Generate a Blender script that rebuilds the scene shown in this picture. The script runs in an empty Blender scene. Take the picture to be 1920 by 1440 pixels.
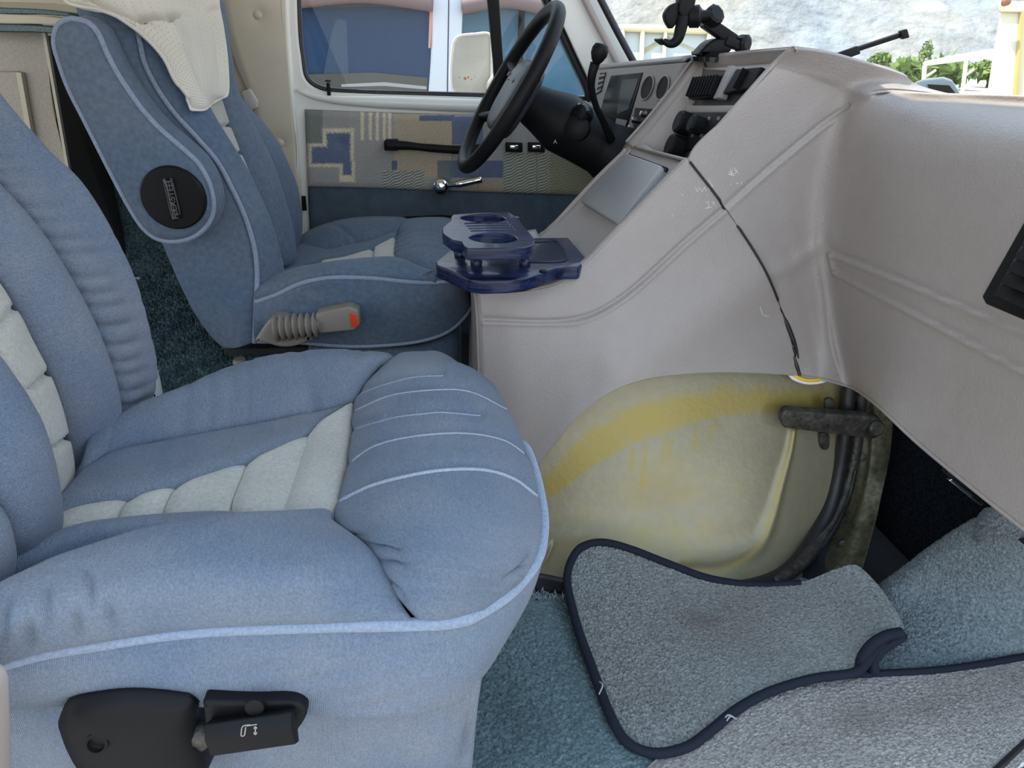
import bpy, math, random
import numpy as np
from math import sin, cos, radians, pi
from mathutils import Vector, Matrix
from mathutils.bvhtree import BVHTree
random.seed(7); rng = np.random.default_rng(7)
S = bpy.context.scene
COL = S.collection

# ------------------------------------------------------------------ camera
# van frame: +X forward, +Y towards the driver's side, +Z up, cab floor at z = 0
FPX, CZ = 1330.0, .82
_p, _r, _y = radians(25.5), radians(2.5), radians(6)
FW = np.array([sin(_y)*cos(_p), cos(_y)*cos(_p), -sin(_p)])
_R0 = np.array([cos(_y), -sin(_y), 0.]); _U0 = np.cross(_R0, FW)
RT = cos(_r)*_R0+sin(_r)*_U0; UP = -sin(_r)*_R0+cos(_r)*_U0
CAM = np.array([0, 0, CZ])
cd = bpy.data.cameras.new('camera'); cam = bpy.data.objects.new('camera', cd); COL.objects.link(cam)
cd.sensor_width = 36; cd.lens = 36*FPX/1920; cd.clip_start = .02; cd.clip_end = 4000
cam.matrix_world = Matrix(((RT[0], UP[0], -FW[0], 0), (RT[1], UP[1], -FW[1], 0), (RT[2], UP[2], -FW[2], CZ), (0, 0, 0, 1)))
S.camera = cam

# ------------------------------------------------------------------ light
S.view_settings.view_transform = 'Standard'; S.view_settings.look = 'None'
S.view_settings.gamma = 1; S.view_settings.use_curve_mapping = False
S.view_settings.exposure = 0.30
W = bpy.data.worlds.new('sky'); S.world = W; W.use_nodes = True
nt = W.node_tree; nt.nodes.clear()
wo = nt.nodes.new('ShaderNodeOutputWorld'); wb = nt.nodes.new('ShaderNodeBackground')
tc = nt.nodes.new('ShaderNodeTexCoord'); sx = nt.nodes.new('ShaderNodeSeparateXYZ'); cr = nt.nodes.new('ShaderNodeValToRGB')
nt.links.new(tc.outputs['Generated'], sx.inputs[0]); nt.links.new(sx.outputs['Z'], cr.inputs[0]); nt.links.new(cr.outputs[0], wb.inputs[0]); nt.links.new(wb.outputs[0], wo.inputs[0])
cr.color_ramp.elements[0].position = 0; cr.color_ramp.elements[0].color = (.98, .985, 1.0, 1)
cr.color_ramp.elements[1].position = .6; cr.color_ramp.elements[1].color = (.60, .78, 1.0, 1)
wb.inputs['Strength'].default_value = 1.75
sd = bpy.data.lights.new('sun', 'SUN'); sd.energy = 5.5; sd.angle = .01; sd.color = (1, .93, .80)
sun = bpy.data.objects.new('sun', sd); COL.objects.link(sun)
SUNV = Vector((-.45, .14, .88)).normalized()          # towards the sun: high, behind the driver's side
sun.rotation_euler = SUNV.to_track_quat('Z', 'Y').to_euler(); sun.location = (0, 5, 10)

# ------------------------------------------------------------------ helpers
def ray(px, py): return FW+(px-960)/FPX*RT-(py-720)/FPX*UP
def PY(px, py, y): r = ray(px, py); return CAM+r*(y/r[1])
def PX(px, py, x): r = ray(px, py); return CAM+r*(x/r[0])
def PZ(px, py, z): r = ray(px, py); return CAM+r*((z-CZ)/r[2])
def pix(q):
    v = np.asarray(q)-CAM; d = v@FW
    return np.stack([960+FPX*(v@RT)/d, 720-FPX*(v@UP)/d], -1)
def ly(y, *a): return [PY(u, v, y) for u, v in a]
def lz(z, *a): return [PZ(u, v, z) for u, v in a]
def gy(*a): return [PY(*t) for t in a]
def gz(*a): return [PZ(*t) for t in a]
def gx(*a): return [PX(*t) for t in a]
V = lambda *a: np.array(a, float)

BASE = {}
def link(name, me, mt, parent=None, base=None, smooth=True):
    o = bpy.data.objects.new(name, me); COL.objects.link(o)
    if mt: me.materials.append(mt)
    if smooth: me.polygons.foreach_set('use_smooth', [True]*len(me.polygons))
    if parent is not None:
        o.parent = parent; BASE[o.name] = BASE[parent.name]
    else: BASE[o.name] = np.zeros(3)
    return o
def mesh(name, vs, fs, mt, parent=None, uv=None, smooth=True, autos=None, origin=None):
    """world coordinate vertices -> one mesh object (local to its thing's base)"""
    vs = np.asarray(vs, float)
    if parent is None:
        b = np.array([vs[:, 0].mean(), vs[:, 1].mean(), vs[:, 2].min()]) if origin is None else np.array(origin, float)
    else: b = BASE[parent.name]
    me = bpy.data.meshes.new(name)
    me.from_pydata((vs-b).tolist(), [], [list(map(int, f)) for f in fs]); 
    if uv is not None:
        l = me.uv_layers.new(name='UVMap'); idx = np.empty(len(me.loops), int); me.loops.foreach_get('vertex_index', idx)
        l.data.foreach_set('uv', np.asarray(uv, float)[idx].ravel())
    o = link(name, me, mt, parent, smooth=smooth)
    if parent is None: o.location = b; BASE[o.name] = b
    if autos: me.set_sharp_from_angle(angle=radians(autos))
    return o
def thing(name, label, cat, loc, group=None):
    o = bpy.data.objects.new(name, None); COL.objects.link(o); o.location = loc; o.empty_display_size = .05
    BASE[o.name] = np.array(loc, float); o['label'] = label; o['category'] = cat
    if group: o['group'] = group
    return o
def tag(o, label, cat, group=None, kind=None):
    o['label'] = label; o['category'] = cat
    if group: o['group'] = group
    if kind: o['kind'] = kind
    return o
def struct(o): o['kind'] = 'structure'; return o
def sub(o, label): o['label'] = label; return o

def crm(P, n):
    """Catmull-Rom resample of a polyline (k,3) by arc length to n points"""
    P = np.asarray(P, float)
    if len(P) == 2: t = np.linspace(0, 1, n)[:, None]; return P[0]*(1-t)+P[1]*t
    E = np.vstack([2*P[0]-P[1], P, 2*P[-1]-P[-2]]); out = []
    for i in range(len(P)-1):
        a, b, c, d = E[i:i+4]; t = np.linspace(0, 1, 24, endpoint=False)[:, None]
        out.append(.5*((2*b)+(-a+c)*t+(2*a-5*b+4*c-d)*t*t+(-a+3*b-3*c+d)*t**3))
    out = np.vstack(out+[P[-1:]]); s = np.r_[0, np.cumsum(np.linalg.norm(np.diff(out, axis=0), axis=1))]
    u = np.linspace(0, s[-1], n); return np.stack([np.interp(u, s, out[:, k]) for k in range(out.shape[1])], 1)
def crp(P, n):
    """same, uniform in the control parameter"""
    P = np.asarray(P, float); k = len(P)
    if k == 2: t = np.linspace(0, 1, n)[:, None]; return P[0]*(1-t)+P[1]*t
    E = np.concatenate([[2*P[0]-P[1]], P, [2*P[-1]-P[-2]]]); out = []
    for u in np.linspace(0, k-1, n):
        i = min(int(u), k-2); t = u-i; a, b, c, d = E[i:i+4]
        out.append(.5*((2*b)+(-a+c)*t+(2*a-5*b+4*c-d)*t*t+(-a+3*b-3*c+d)*t**3))
    return np.array(out)
def grid_from_rows(rows, nu, nv, param=False):
    """rows: curves left->right; result (nv, nu, 3)"""
    R = np.array([(crp if param else crm)(r, nu) for r in rows]); k = R.shape[0]
    flat = R.reshape(k, -1); return crp(flat, nv).reshape(nv, nu, 3)
def coons(top, bot, left, right, nu, nv):
    T, B = crm(top, nu), crm(bot, nu)
    L = crm(left, nv) if left is not None else crm([T[0], B[0]], nv)
    Q = crm(right, nv) if right is not None else crm([T[-1], B[-1]], nv)
    L = L+np.linspace(1, 0, nv)[:, None]*(T[0]-L[0])+np.linspace(0, 1, nv)[:, None]*(B[0]-L[-1])
    Q = Q+np.linspace(1, 0, nv)[:, None]*(T[-1]-Q[0])+np.linspace(0, 1, nv)[:, None]*(B[-1]-Q[-1])
    s = np.linspace(0, 1, nu)[None, :, None]; t = np.linspace(0, 1, nv)[:, None, None]
    return (1-t)*T[None]+t*B[None]+(1-s)*L[:, None]+s*Q[:, None]-((1-s)*(1-t)*T[0]+s*(1-t)*T[-1]+(1-s)*t*B[0]+s*t*B[-1])
def normals(G, face=None):
    a = np.gradient(G, axis=1); b = np.gradient(G, axis=0); n = np.cross(a, b)
    n /= np.linalg.norm(n, axis=2, keepdims=True)+1e-12
    ref = (CAM-G) if face is None else np.broadcast_to(np.array(face, float), G.shape)
    if (n*ref).sum() < 0: n = -n
    return n
def arcs(G):
    du = np.linalg.norm(np.diff(G, axis=1), axis=2); dv = np.linalg.norm(np.diff(G, axis=0), axis=2)
    su = np.concatenate([np.zeros((G.shape[0], 1)), np.cumsum(du, 1)], 1); sv = np.concatenate([np.zeros((1, G.shape[1])), np.cumsum(dv, 0)], 0)
    return su, sv
def puffd(G, A, r, edges='lrtb'):
    su, sv = arcs(G); d = np.full(G.shape[:2], 9.)
    if 'l' in edges: d = np.minimum(d, su)
    if 'r' in edges: d = np.minimum(d, su[:, -1:]-su)
    if 't' in edges: d = np.minimum(d, sv)
    if 'b' in edges: d = np.minimum(d, sv[-1:]-sv)
    x = np.clip(d/r, 0, 1); return A*np.sqrt(1-(1-x)**2)
def dist_poly(Q, L):
    """pixel distance of points Q (...,2) to polyline L"""
    L = np.asarray(L, float); best = np.full(Q.shape[:-1], 1e9); par = np.zeros(Q.shape[:-1])
    for i in range(len(L)-1):
        a, b = L[i], L[i+1]; ab = b-a; t = np.clip(((Q-a)@ab)/(ab@ab), 0, 1)
        dd = np.linalg.norm(Q-(a+t[..., None]*ab), axis=-1); m = dd < best
        best = np.where(m, dd, best); par = np.where(m, (i+t)/(len(L)-1), par)
    return best, par
def sm2(L, n=40): return crm(np.array(L, float), n)
def groove(G, N, L, w, depth, taper=False):
    """press a line (given where it is seen) into the surface, width w px, depth m (negative: raised)"""
    d, t = dist_poly(pix(G), sm2(L)); k = np.exp(-(d/w)**2)
    if taper: k *= np.sin(pi*np.clip(t, 0, 1))**.8
    return G-N*(depth*k)[..., None]
def gridfaces(nv, nu, off=0, flip=False):
    i = np.arange(nv-1)[:, None]*nu+np.arange(nu-1)[None]+off; i = i.ravel()
    q = np.stack([i, i+1, i+nu+1, i+nu], 1); return q[:, ::-1] if flip else q
def slab(name, G, mt, parent=None, thick=.01, N=None, open_back=False, **kw):
    """grid surface with real thickness behind it; front = G"""
    nv, nu = G.shape[:2]
    if N is None:
        N = normals(G)
        for _ in range(8):
            Q = np.pad(N, ((1, 1), (1, 1), (0, 0)), mode='edge'); N = Q[:-2, 1:-1]+Q[2:, 1:-1]+Q[1:-1, :-2]+Q[1:-1, 2:]+Q[1:-1, 1:-1]; N = N/(np.linalg.norm(N, axis=2, keepdims=True)+1e-9)
    B = G-N*thick; su, sv = arcs(G)
    ng = np.cross(np.gradient(G, axis=1), np.gradient(G, axis=0)); flip = (ng*N).sum() < 0
    f = [gridfaces(nv, nu, 0, flip), gridfaces(nv, nu, nv*nu, not flip)]
    ring = np.r_[np.arange(nu), np.arange(1, nv)*nu+nu-1, (nv-1)*nu+np.arange(nu-2, -1, -1), np.arange(nv-2, 0, -1)*nu]
    a = ring; b = np.roll(ring, -1); o = nv*nu
    s = np.stack([a, a+o, b+o, b], 1); f.append(s[:, ::-1] if flip else s)
    uv = np.stack([su.ravel(), sv.ravel()], 1)
    return mesh(name, np.vstack([G.reshape(-1, 3), B.reshape(-1, 3)]), np.vstack(f), mt, parent, uv=np.vstack([uv, uv]), **kw)
def pad(name, G, mt, parent=None, A=.015, r=.03, edges='lrtb', sink=.03, fn=None, wr=0, face=None):
    """upholstered pad: rounded edges that tuck in, optional extra relief"""
    N = normals(G, face); h = puffd(G, A, r, edges)
    for _ in range(10):
        Q = np.pad(N, ((1, 1), (1, 1), (0, 0)), mode='edge'); N = Q[:-2, 1:-1]+Q[2:, 1:-1]+Q[1:-1, :-2]+Q[1:-1, 2:]+Q[1:-1, 1:-1]; N = N/(np.linalg.norm(N, axis=2, keepdims=True)+1e-9)
    if fn is not None: h = h+fn(G)
    H = G+N*(h-A*.4)[..., None]
    return slab(name, H, mt, parent, thick=sink, N=N)
def tube(name, pts, r, mt, parent=None, n=None, k=8, smoothc=True, closed=False, caps=True, rs=None, **kw):
    P = np.asarray(pts, float)
    if smoothc: P = crm(np.vstack([P, P[:1]]) if closed else P, n or max(6, len(P)*6))
    if closed and smoothc: P = P[:-1]
    m = len(P); T = np.gradient(P, axis=0)
    if closed: T = np.roll(P, -1, 0)-np.roll(P, 1, 0)
    T /= np.linalg.norm(T, axis=1, keepdims=True)+1e-12
    ref = V(0, 0, 1) if abs(T[0][2]) < .9 else V(1, 0, 0); a = np.cross(T[0], ref); a /= np.linalg.norm(a); A = [a]
    for i in range(1, m):
        a = A[-1]-T[i]*(A[-1]@T[i]); a /= np.linalg.norm(a)+1e-12; A.append(a)
    A = np.array(A); Bn = np.cross(T, A)
    rr = np.full(m, r) if rs is None else np.interp(np.linspace(0, 1, m), np.linspace(0, 1, len(rs)), rs)
    th = np.linspace(0, 2*pi, k, endpoint=False)
    vs = (P[:, None]+rr[:, None, None]*(np.cos(th)[None, :, None]*A[:, None]+np.sin(th)[None, :, None]*Bn[:, None])).reshape(-1, 3)
    fs = []
    for i in range(m if closed else m-1):
        j = (i+1) % m
        for q in range(k): fs.append([i*k+q, i*k+(q+1) % k, j*k+(q+1) % k, j*k+q])
    if not closed and caps: fs.append(list(range(k))[::-1]); fs.append([(m-1)*k+q for q in range(k)])
    L = np.r_[0, np.cumsum(np.linalg.norm(np.diff(P, axis=0), axis=1))]
    uv = np.stack([np.repeat(L, k), np.tile(th*r, m)], 1)
    return mesh(name, vs, fs, mt, parent, uv=uv, **kw)
def frame_of(ax):
    ax = np.array(ax, float); ax /= np.linalg.norm(ax); r = V(0, 0, 1) if abs(ax[2]) < .9 else V(1, 0, 0)
    a = np.cross(ax, r); a /= np.linalg.norm(a); return a, np.cross(ax, a), ax
def lathe(name, c, ax, prof, mt, parent=None, k=32, autos=35, **kw):
    """prof: list of (radius, height along ax)"""
    a, b, x = frame_of(ax); th = np.linspace(0, 2*pi, k, endpoint=False); vs = []
    for r, h in prof: vs += [np.array(c)+x*h+r*(a*cos(t)+b*sin(t)) for t in th]
    fs = [[i*k+q, i*k+(q+1) % k, (i+1)*k+(q+1) % k, (i+1)*k+q] for i in range(len(prof)-1) for q in range(k)]
    fs.append(list(range(k))[::-1]); fs.append([(len(prof)-1)*k+q for q in range(k)])
    return mesh(name, vs, fs, mt, parent, autos=autos, **kw)
def prism(name, out, d, mt, parent=None, bev=0, seg=3, autos=35, **kw):
    """outline (k,3) extruded by vector d, optional bevel modifier"""
    out = np.asarray(out, float); d = np.array(d, float); k = len(out)
    fs = [list(range(k)), [k+i for i in range(k)][::-1]]+[[i, k+i, k+(i+1) % k, (i+1) % k] for i in range(k)]
    o = mesh(name, np.vstack([out, out+d]), fs, mt, parent, smooth=True, autos=autos, **kw)
    import bmesh
    bm = bmesh.new(); bm.from_mesh(o.data); bmesh.ops.recalc_face_normals(bm, faces=bm.faces)
    if bev: bmesh.ops.bevel(bm, geom=[e for e in bm.edges if e.calc_face_angle(0) > .5], offset=bev, segments=seg, affect='EDGES', profile=.5)
    bm.to_mesh(o.data); bm.free(); o.data.polygons.foreach_set('use_smooth', [True]*len(o.data.polygons)); o.data.set_sharp_from_angle(angle=radians(autos))
    return o
def box(name, c, s, mt, parent=None, bev=0, rot=None, **kw):
    """box of size s at centre c; rot = 3x3 columns"""
    M = np.eye(3) if rot is None else np.array(rot); sx_, sy_, sz_ = np.array(s)/2
    o = [np.array(c)+M@V(x*sx_, y*sy_, -sz_) for x, y in ((-1, -1), (1, -1), (1, 1), (-1, 1))]
    return prism(name, o, M@V(0, 0, 2*sz_), mt, parent, bev, **kw)
def quad(name, a, b, c, d, mt, parent=None, th=.004, n=2, bev=0, dirv=None):
    out = np.array([a, b, c, d], float); nn = np.cross(out[1]-out[0], out[3]-out[0]); nn /= np.linalg.norm(nn)
    if nn@(CAM-out.mean(0)) < 0: nn = -nn
    return prism(name, out, -nn*th if dirv is None else V(*dirv), mt, parent, bev)
def poly2(pts, n=None, closed=True):
    P = np.array(pts, float); return crm(np.vstack([P, P[:1]]), (n or 8*len(P))+1)[:-1] if closed else crm(P, n)
def dg(): return bpy.context.evaluated_depsgraph_get()
_bvh = {}
def bvh(o):
    if o.name not in _bvh:
        me = o.data; b = BASE[o.name]; n = len(me.vertices); a = np.empty(n*3); me.vertices.foreach_get('co', a); a = a.reshape(-1, 3)+b
        _bvh[o.name] = BVHTree.FromPolygons([Vector(v) for v in a], [tuple(p.vertices) for p in me.polygons])
    return _bvh[o.name]
def onto(objs, px, py, lift=0.0, fallback=None):
    r = Vector(ray(px, py)).normalized(); best = None
    for o in (objs if isinstance(objs, (list, tuple)) else [objs]):
        h = bvh(o).ray_cast(Vector(CAM), r)
        if h[0] is not None and (best is None or h[3] < best[3]): best = h
    if best is None: return fallback
    n = best[1] if best[1].dot(-r) > 0 else -best[1]
    return np.array(best[0]+n*lift)
def drape(objs, L, n, lift=0.0):
    out = [onto(objs, u, v, lift) for u, v in crm(np.array(L, float), n)]
    return [p for p in out if p is not None]

# ------------------------------------------------------------------ materials
def mat(name, col, rough=.5, metal=0., mott=None, mott2=None, bump=None, bump2=None, rib=None, sheen=0, spec=.5, coat=0, col2=None, emit=0, coords='Object', clear=None):
    m = bpy.data.materials.new(name); m.use_nodes = True; N = m.node_tree.nodes; L = m.node_tree.links; b = N['Principled BSDF']
    b.inputs['Roughness'].default_value = rough; b.inputs['Metallic'].default_value = metal
    b.inputs['Specular IOR Level'].default_value = spec; b.inputs['Sheen Weight'].default_value = sheen; b.inputs['Sheen Roughness'].default_value = .4
    b.inputs['Coat Weight'].default_value = coat; b.inputs['Coat Roughness'].default_value = .08
    c = (*col, 1); b.inputs['Base Color'].default_value = c
    t = N.new('ShaderNodeTexCoord'); src = None
    def noise(sc, det=3, o=coords):
        n = N.new('ShaderNodeTexNoise'); n.inputs['Scale'].default_value = sc; n.inputs['Detail'].default_value = det; L.new(t.outputs[o], n.inputs['Vector']); return n
    for mm in (mott, mott2):
        if mm:
            n = noise(mm[0], 4); rp = N.new('ShaderNodeMapRange'); rp.inputs[1].default_value = .3; rp.inputs[2].default_value = .7
            L.new(n.outputs['Fac'], rp.inputs[0]); mx = N.new('ShaderNodeMix'); mx.data_type = 'RGBA'
            L.new(rp.outputs[0], mx.inputs[0])
            k = mm[1]; A, B = (tuple(x*(1-k) for x in col)+(1,), tuple(x*(1+k) for x in col)+(1,)) if len(mm) < 3 else (c, (*mm[2], 1))
            if src is None: mx.inputs[6].default_value = A; mx.inputs[7].default_value = B; src = mx.outputs[2]
            else:
                mx.inputs[6].default_value = (1-k,)*3+(1,); mx.inputs[7].default_value = (1+k,)*3+(1,)
                m2 = N.new('ShaderNodeMix'); m2.data_type = 'RGBA'; m2.blend_type = 'MULTIPLY'; m2.inputs[0].default_value = 1
                L.new(src, m2.inputs[6]); L.new(mx.outputs[2], m2.inputs[7]); src = m2.outputs[2]
    if src is not None: L.new(src, b.inputs['Base Color'])
    last = None
    def addb(h, st, dist):
        nonlocal last
        bp = N.new('ShaderNodeBump'); bp.inputs['Strength'].default_value = st; bp.inputs['Distance'].default_value = dist
        L.new(h, bp.inputs['Height'])
        if last is not None: L.new(last, bp.inputs['Normal'])
        last = bp.outputs[0]
    if bump: addb(noise(bump[0], 3).outputs['Fac'], bump[1], bump[2])
    if bump2:
        v = N.new('ShaderNodeTexVoronoi'); v.inputs['Scale'].default_value = bump2[0]; L.new(t.outputs[coords], v.inputs['Vector']); v.feature = 'SMOOTH_F1'
        addb(v.outputs['Distance'], bump2[1], bump2[2])
    if rib:
        w = N.new('ShaderNodeTexWave'); w.bands_direction = rib[3] if len(rib) > 3 else 'X'; w.inputs['Scale'].default_value = rib[0]; w.inputs['Distortion'].default_value = 1.5; w.inputs['Detail'].default_value = 1; w.inputs['Detail Scale'].default_value = 3
        L.new(t.outputs['UV'], w.inputs['Vector']); addb(w.outputs['Fac'], rib[1], rib[2])
    if last is not None: L.new(last, b.inputs['Normal'])
    return m
def glass(name, tint=(1, 1, 1), refl=.06):
    m = bpy.data.materials.new(name); m.use_nodes = True; N = m.node_tree.nodes; L = m.node_tree.links; N.clear()
    o = N.new('ShaderNodeOutputMaterial'); mx = N.new('ShaderNodeMixShader'); tr = N.new('ShaderNodeBsdfTransparent'); gl = N.new('ShaderNodeBsdfGlossy')
    lw = N.new('ShaderNodeLayerWeight'); lw.inputs[0].default_value = .5; pw = N.new('ShaderNodeMath'); pw.operation = 'POWER'; pw.inputs[1].default_value = 4; L.new(lw.outputs['Facing'], pw.inputs[0]); fr = N.new('ShaderNodeMath'); fr.operation = 'MULTIPLY_ADD'; fr.inputs[1].default_value = .25; fr.inputs[2].default_value = .012; L.new(pw.outputs[0], fr.inputs[0]); gl.inputs['Roughness'].default_value = 0
    tr.inputs[0].default_value = (*tint, 1)
    L.new(fr.outputs[0], mx.inputs[0]); L.new(tr.outputs[0], mx.inputs[1]); L.new(gl.outputs[0], mx.inputs[2]); L.new(mx.outputs[0], o.inputs[0])
    return m
M = {}
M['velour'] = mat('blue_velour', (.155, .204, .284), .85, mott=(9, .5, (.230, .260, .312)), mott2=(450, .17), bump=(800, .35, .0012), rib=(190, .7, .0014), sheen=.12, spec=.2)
M['velour_shaded'] = mat('blue_velour_shaded', (.095, .138, .200), .85, mott=(7, .5, (.125, .155, .20)), mott2=(110, .14), bump=(300, .3, .0012), sheen=.10, spec=.2)  # same velour made darker, so shade on the driver seat is in the colour
M['insert'] = mat('grey_beige_woven', (.44, .425, .385), .9, mott=(14, .08), mott2=(240, .12), bump=(500, .5, .0015), rib=(150, .35, .001, 'Y'), sheen=.3, spec=.2)
M['cord'] = mat('pale_cord', (.34, .38, .46), .9, mott2=(900, .3), sheen=.2, spec=.2, rib=(240, .4, .001))
M['piping'] = mat('blue_piping', (.25, .30, .39), .85, mott2=(300, .15), sheen=.4, spec=.2, rib=(300, .3, .0006))
M['console'] = mat('taupe_vinyl', (.335, .298, .278), .37, mott=(2.5, .05), mott2=(40, .02), bump2=(330, .42, .0010), spec=.5)
M['dash'] = mat('grey_dash_plastic', (.34, .325, .325), .46, mott=(2.5, .04), bump2=(420, .22, .0008), spec=.45)
M['lid'] = mat('grey_lid_plastic', (.30, .30, .31), .38, bump2=(380, .2, .0006))
M['black'] = mat('black_plastic', (.007, .007, .008), .5, spec=.18, bump=(700, .2, .0006))
M['blackg'] = mat('glossy_black', (.008, .008, .010), .12)
M['dark'] = mat('dark_void_metal', (.010, .011, .013), .7, mott=(20, .4))
M['rubber'] = mat('black_rubber', (.015, .015, .017), .45, mott=(60, .3))
M['chrome'] = mat('chrome', (.8, .8, .8), .08, 1)
M['white'] = mat('white_paint', (.82, .81, .76), .28, mott=(3, .04), coat=.3)
M['vinylw'] = mat('cream_vinyl', (.62, .56, .44), .45, mott=(4, .06), bump2=(300, .15, .0006))
M['carpet'] = mat('teal_carpet', (.135, .190, .205), .95, mott=(5, .30), mott2=(230, .36), bump=(190, .9, .004), sheen=.2, spec=.05)
M['matg'] = mat('grey_mat_pile', (.235, .235, .225), .95, mott=(4.5, .5, (.27, .295, .295)), mott2=(230, .34), bump=(190, .9, .004), sheen=.2, spec=.05)
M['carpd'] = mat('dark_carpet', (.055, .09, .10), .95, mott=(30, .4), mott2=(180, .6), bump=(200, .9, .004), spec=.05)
M['binding'] = mat('navy_binding', (.015, .019, .032), .8, bump=(500, .4, .001), rib=(260, .4, .001), spec=.2)
M['thread'] = mat('pale_thread', (.35, .36, .38), .9)
M['olive'] = mat('olive_metal', (.10, .093, .055), .55, .3, mott=(25, .5), mott2=(110, .4), bump=(60, .5, .004))
M['iron'] = mat('dirty_iron', (.065, .060, .052), .5, .5, mott=(50, .5), mott2=(160, .3), bump=(120, .5, .003))
M['beltp'] = mat('taupe_belt_plastic', (.25, .22, .185), .45, bump=(400, .1, .0005))
M['red'] = mat('red_button', (.75, .06, .02), .4)
M['trim'] = mat('trim_taupe', (.42, .36, .33), .45, bump2=(300, .15, .0006))
M['cloth'] = mat('cream_perforated_cloth', (.66, .62, .54), .8, mott=(6, .05), bump=(300, .15, .0008), spec=.2)
M['gravel'] = mat('gravel', (.36, .34, .31), .95, mott=(.6, .12), mott2=(14, .05))
M['glass'] = glass('clear_glass')
M['panelblue'] = mat('door_blue_carpet', (.085, .115, .145), .95, mott=(30, .12), mott2=(500, .3), bump=(500, .4, .001), spec=.1)

# ------------------------------------------------------------------ setting: floor, walls, roof
def shell_box(name, lo, hi, mt): return struct(box(name, (np.array(lo)+hi)/2, np.array(hi, float)-lo, mt))
_f = shell_box('floor', (-2.2, .40, -.05), (1.35, 2.16, -.004), M['dark'])
shell_box('ceiling', (-2.2, .40, 1.30), (.35, 2.16, 1.34), M['vinylw'])
shell_box('wall_rear', (-2.24, .40, -.05), (-2.2, 2.16, .70), M['vinylw'])  # cut down to leave the rear open for extra fill light
shell_box('wall_passenger', (-.80, .36, -.05), (-.64, .40, 1.34), M['vinylw'])  # only a pillar strip; side left open to brighten the driver's area
shell_box('wall_front', (1.0, .45, -.05), (1.03, 2.16, .74), M['dark'])

# ------------------------------------------------------------------ passenger seat
ps = thing('passenger_seat', 'large blue velour captain seat in the foreground with beige ribbed centre panel', 'seat', (-.15, .72, 0))
VE = M['velour']
def wrinkles(G, a, n, seed, along='u'):
    r = np.random.default_rng(seed); su, sv = arcs(G); s, t = (su, sv) if along == 'u' else (sv, su)
    h = np.zeros(G.shape[:2]); T = t/t.max()
    for _ in range(n):
        c = r.uniform(0, s.max()); w = r.uniform(.004, .009); k = r.uniform(-.25, .25); e = r.uniform(.0, .6)
        h -= a*r.uniform(.4, 1)*np.exp(-((s-c-k*t)/w)**2)*np.clip(1-T*r.uniform(1, 2.2)+e*0, 0, 1)
    return h
# centre insert of the cushion, five cross channels
ins_far = gz((60, 985, .362), (139, 948, .362), (244, 928, .362), (350, 899, .362), (467, 860, .363), (560, 818, .364), (615, 780, .367), (664, 751, .372))
ins_near = gz((60, 1010, .355), (150, 985, .355), (240, 972, .355), (330, 964, .355), (440, 962, .356), (500, 972, .357), (545, 987, .36), (625, 976, .372))
G = coons(ins_far, ins_near, None, gz((664, 751, .372), (655, 830, .368), (640, 910, .368), (625, 976, .372)), 150, 50); N0 = normals(G)
seams = [[(244, 930), (205, 985)], [(337, 900), (300, 966)], [(376, 887), (338, 963)][:0], [(467, 861), (428, 961)], [(582, 808), (526, 982)]]
for s_ in seams:
    if s_: G = groove(G, N0, s_, 4, .006); G = groove(G, N0, s_, 16, .007)
o = pad('seat_insert', G, M['insert'], ps, A=.014, r=.03, sink=.04); sub(o, 'beige woven channelled centre panel of the cushion')
# far inner pad
fs = gz((150, 890, .36), (217, 846, .358), (285, 831, .357), (375, 814, .357), (487, 794, .358), (555, 780, .36), (605, 772, .364), (640, 762, .368), (664, 751, .372))
G = coons(fs, ins_far, None, None, 120, 30)
pad('seat_inner_bolster', G, VE, ps, A=.012, r=.022, sink=.04)
# far outer bolster
cr_ = gz((170, 830, .36), (275, 763, .375), (337, 737, .385), (412, 704, .393), (487, 681, .40), (562, 669, .405), (637, 666, .408), (700, 670, .405), (738, 674, .395))
cr_ = np.array(cr_); low = crm(fs, 9)
rows = [cr_+V(0, .035, -.16), cr_+V(0, .05, -.06), cr_+V(0, .028, -.012), cr_, cr_*.72+low*.28+V(0, 0, .012), cr_*.35+low*.65+V(0, 0, .008), low+V(0, 0, -.004)]
G = grid_from_rows(rows, 110, 50)
pad('seat_outer_bolster', G, VE, ps, A=.010, r=.02, edges='lrb', sink=.04, face=(0, .3, 1), fn=lambda G: wrinkles(G[::-1], .005, 10, 3)[::-1])
# front bolster
st = [[PZ(738, 676, .392), PZ(755, 669, .40), PZ(790, 667, .398), PZ(832, 672, .39), V(.06, .985, .34)],
      gz((700, 708, .385), (745, 690, .405), (820, 690, .412), (880, 700, .397), (930, 733, .36)),
      gz((664, 751, .372), (720, 730, .40), (800, 725, .416), (890, 750, .402), (962, 785, .36)),
      gz((655, 830, .366), (720, 800, .40), (810, 785, .417), (910, 820, .402), (1000, 878, .36)),
      gz((643, 900, .366), (720, 885, .40), (820, 870, .417), (930, 900, .402), (1016, 958, .355)),
      gz((625, 976, .372), (720, 965, .402), (830, 960, .412), (940, 985, .395), (1013, 1020, .35)),
      gz((690, 1030, .38), (770, 1040, .397), (860, 1050, .395), (940, 1060, .375), (990, 1075, .345)),
      gz((735, 1110, .368), (790, 1105, .377), (850, 1105, .374), (905, 1105, .362), (955, 1112, .343)),
      gz((785, 1170, .348), (815, 1169, .350), (845, 1166, .349), (872, 1161, .346), (898, 1150, .343))]
G = grid_from_rows(st, 110, 150)
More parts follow.
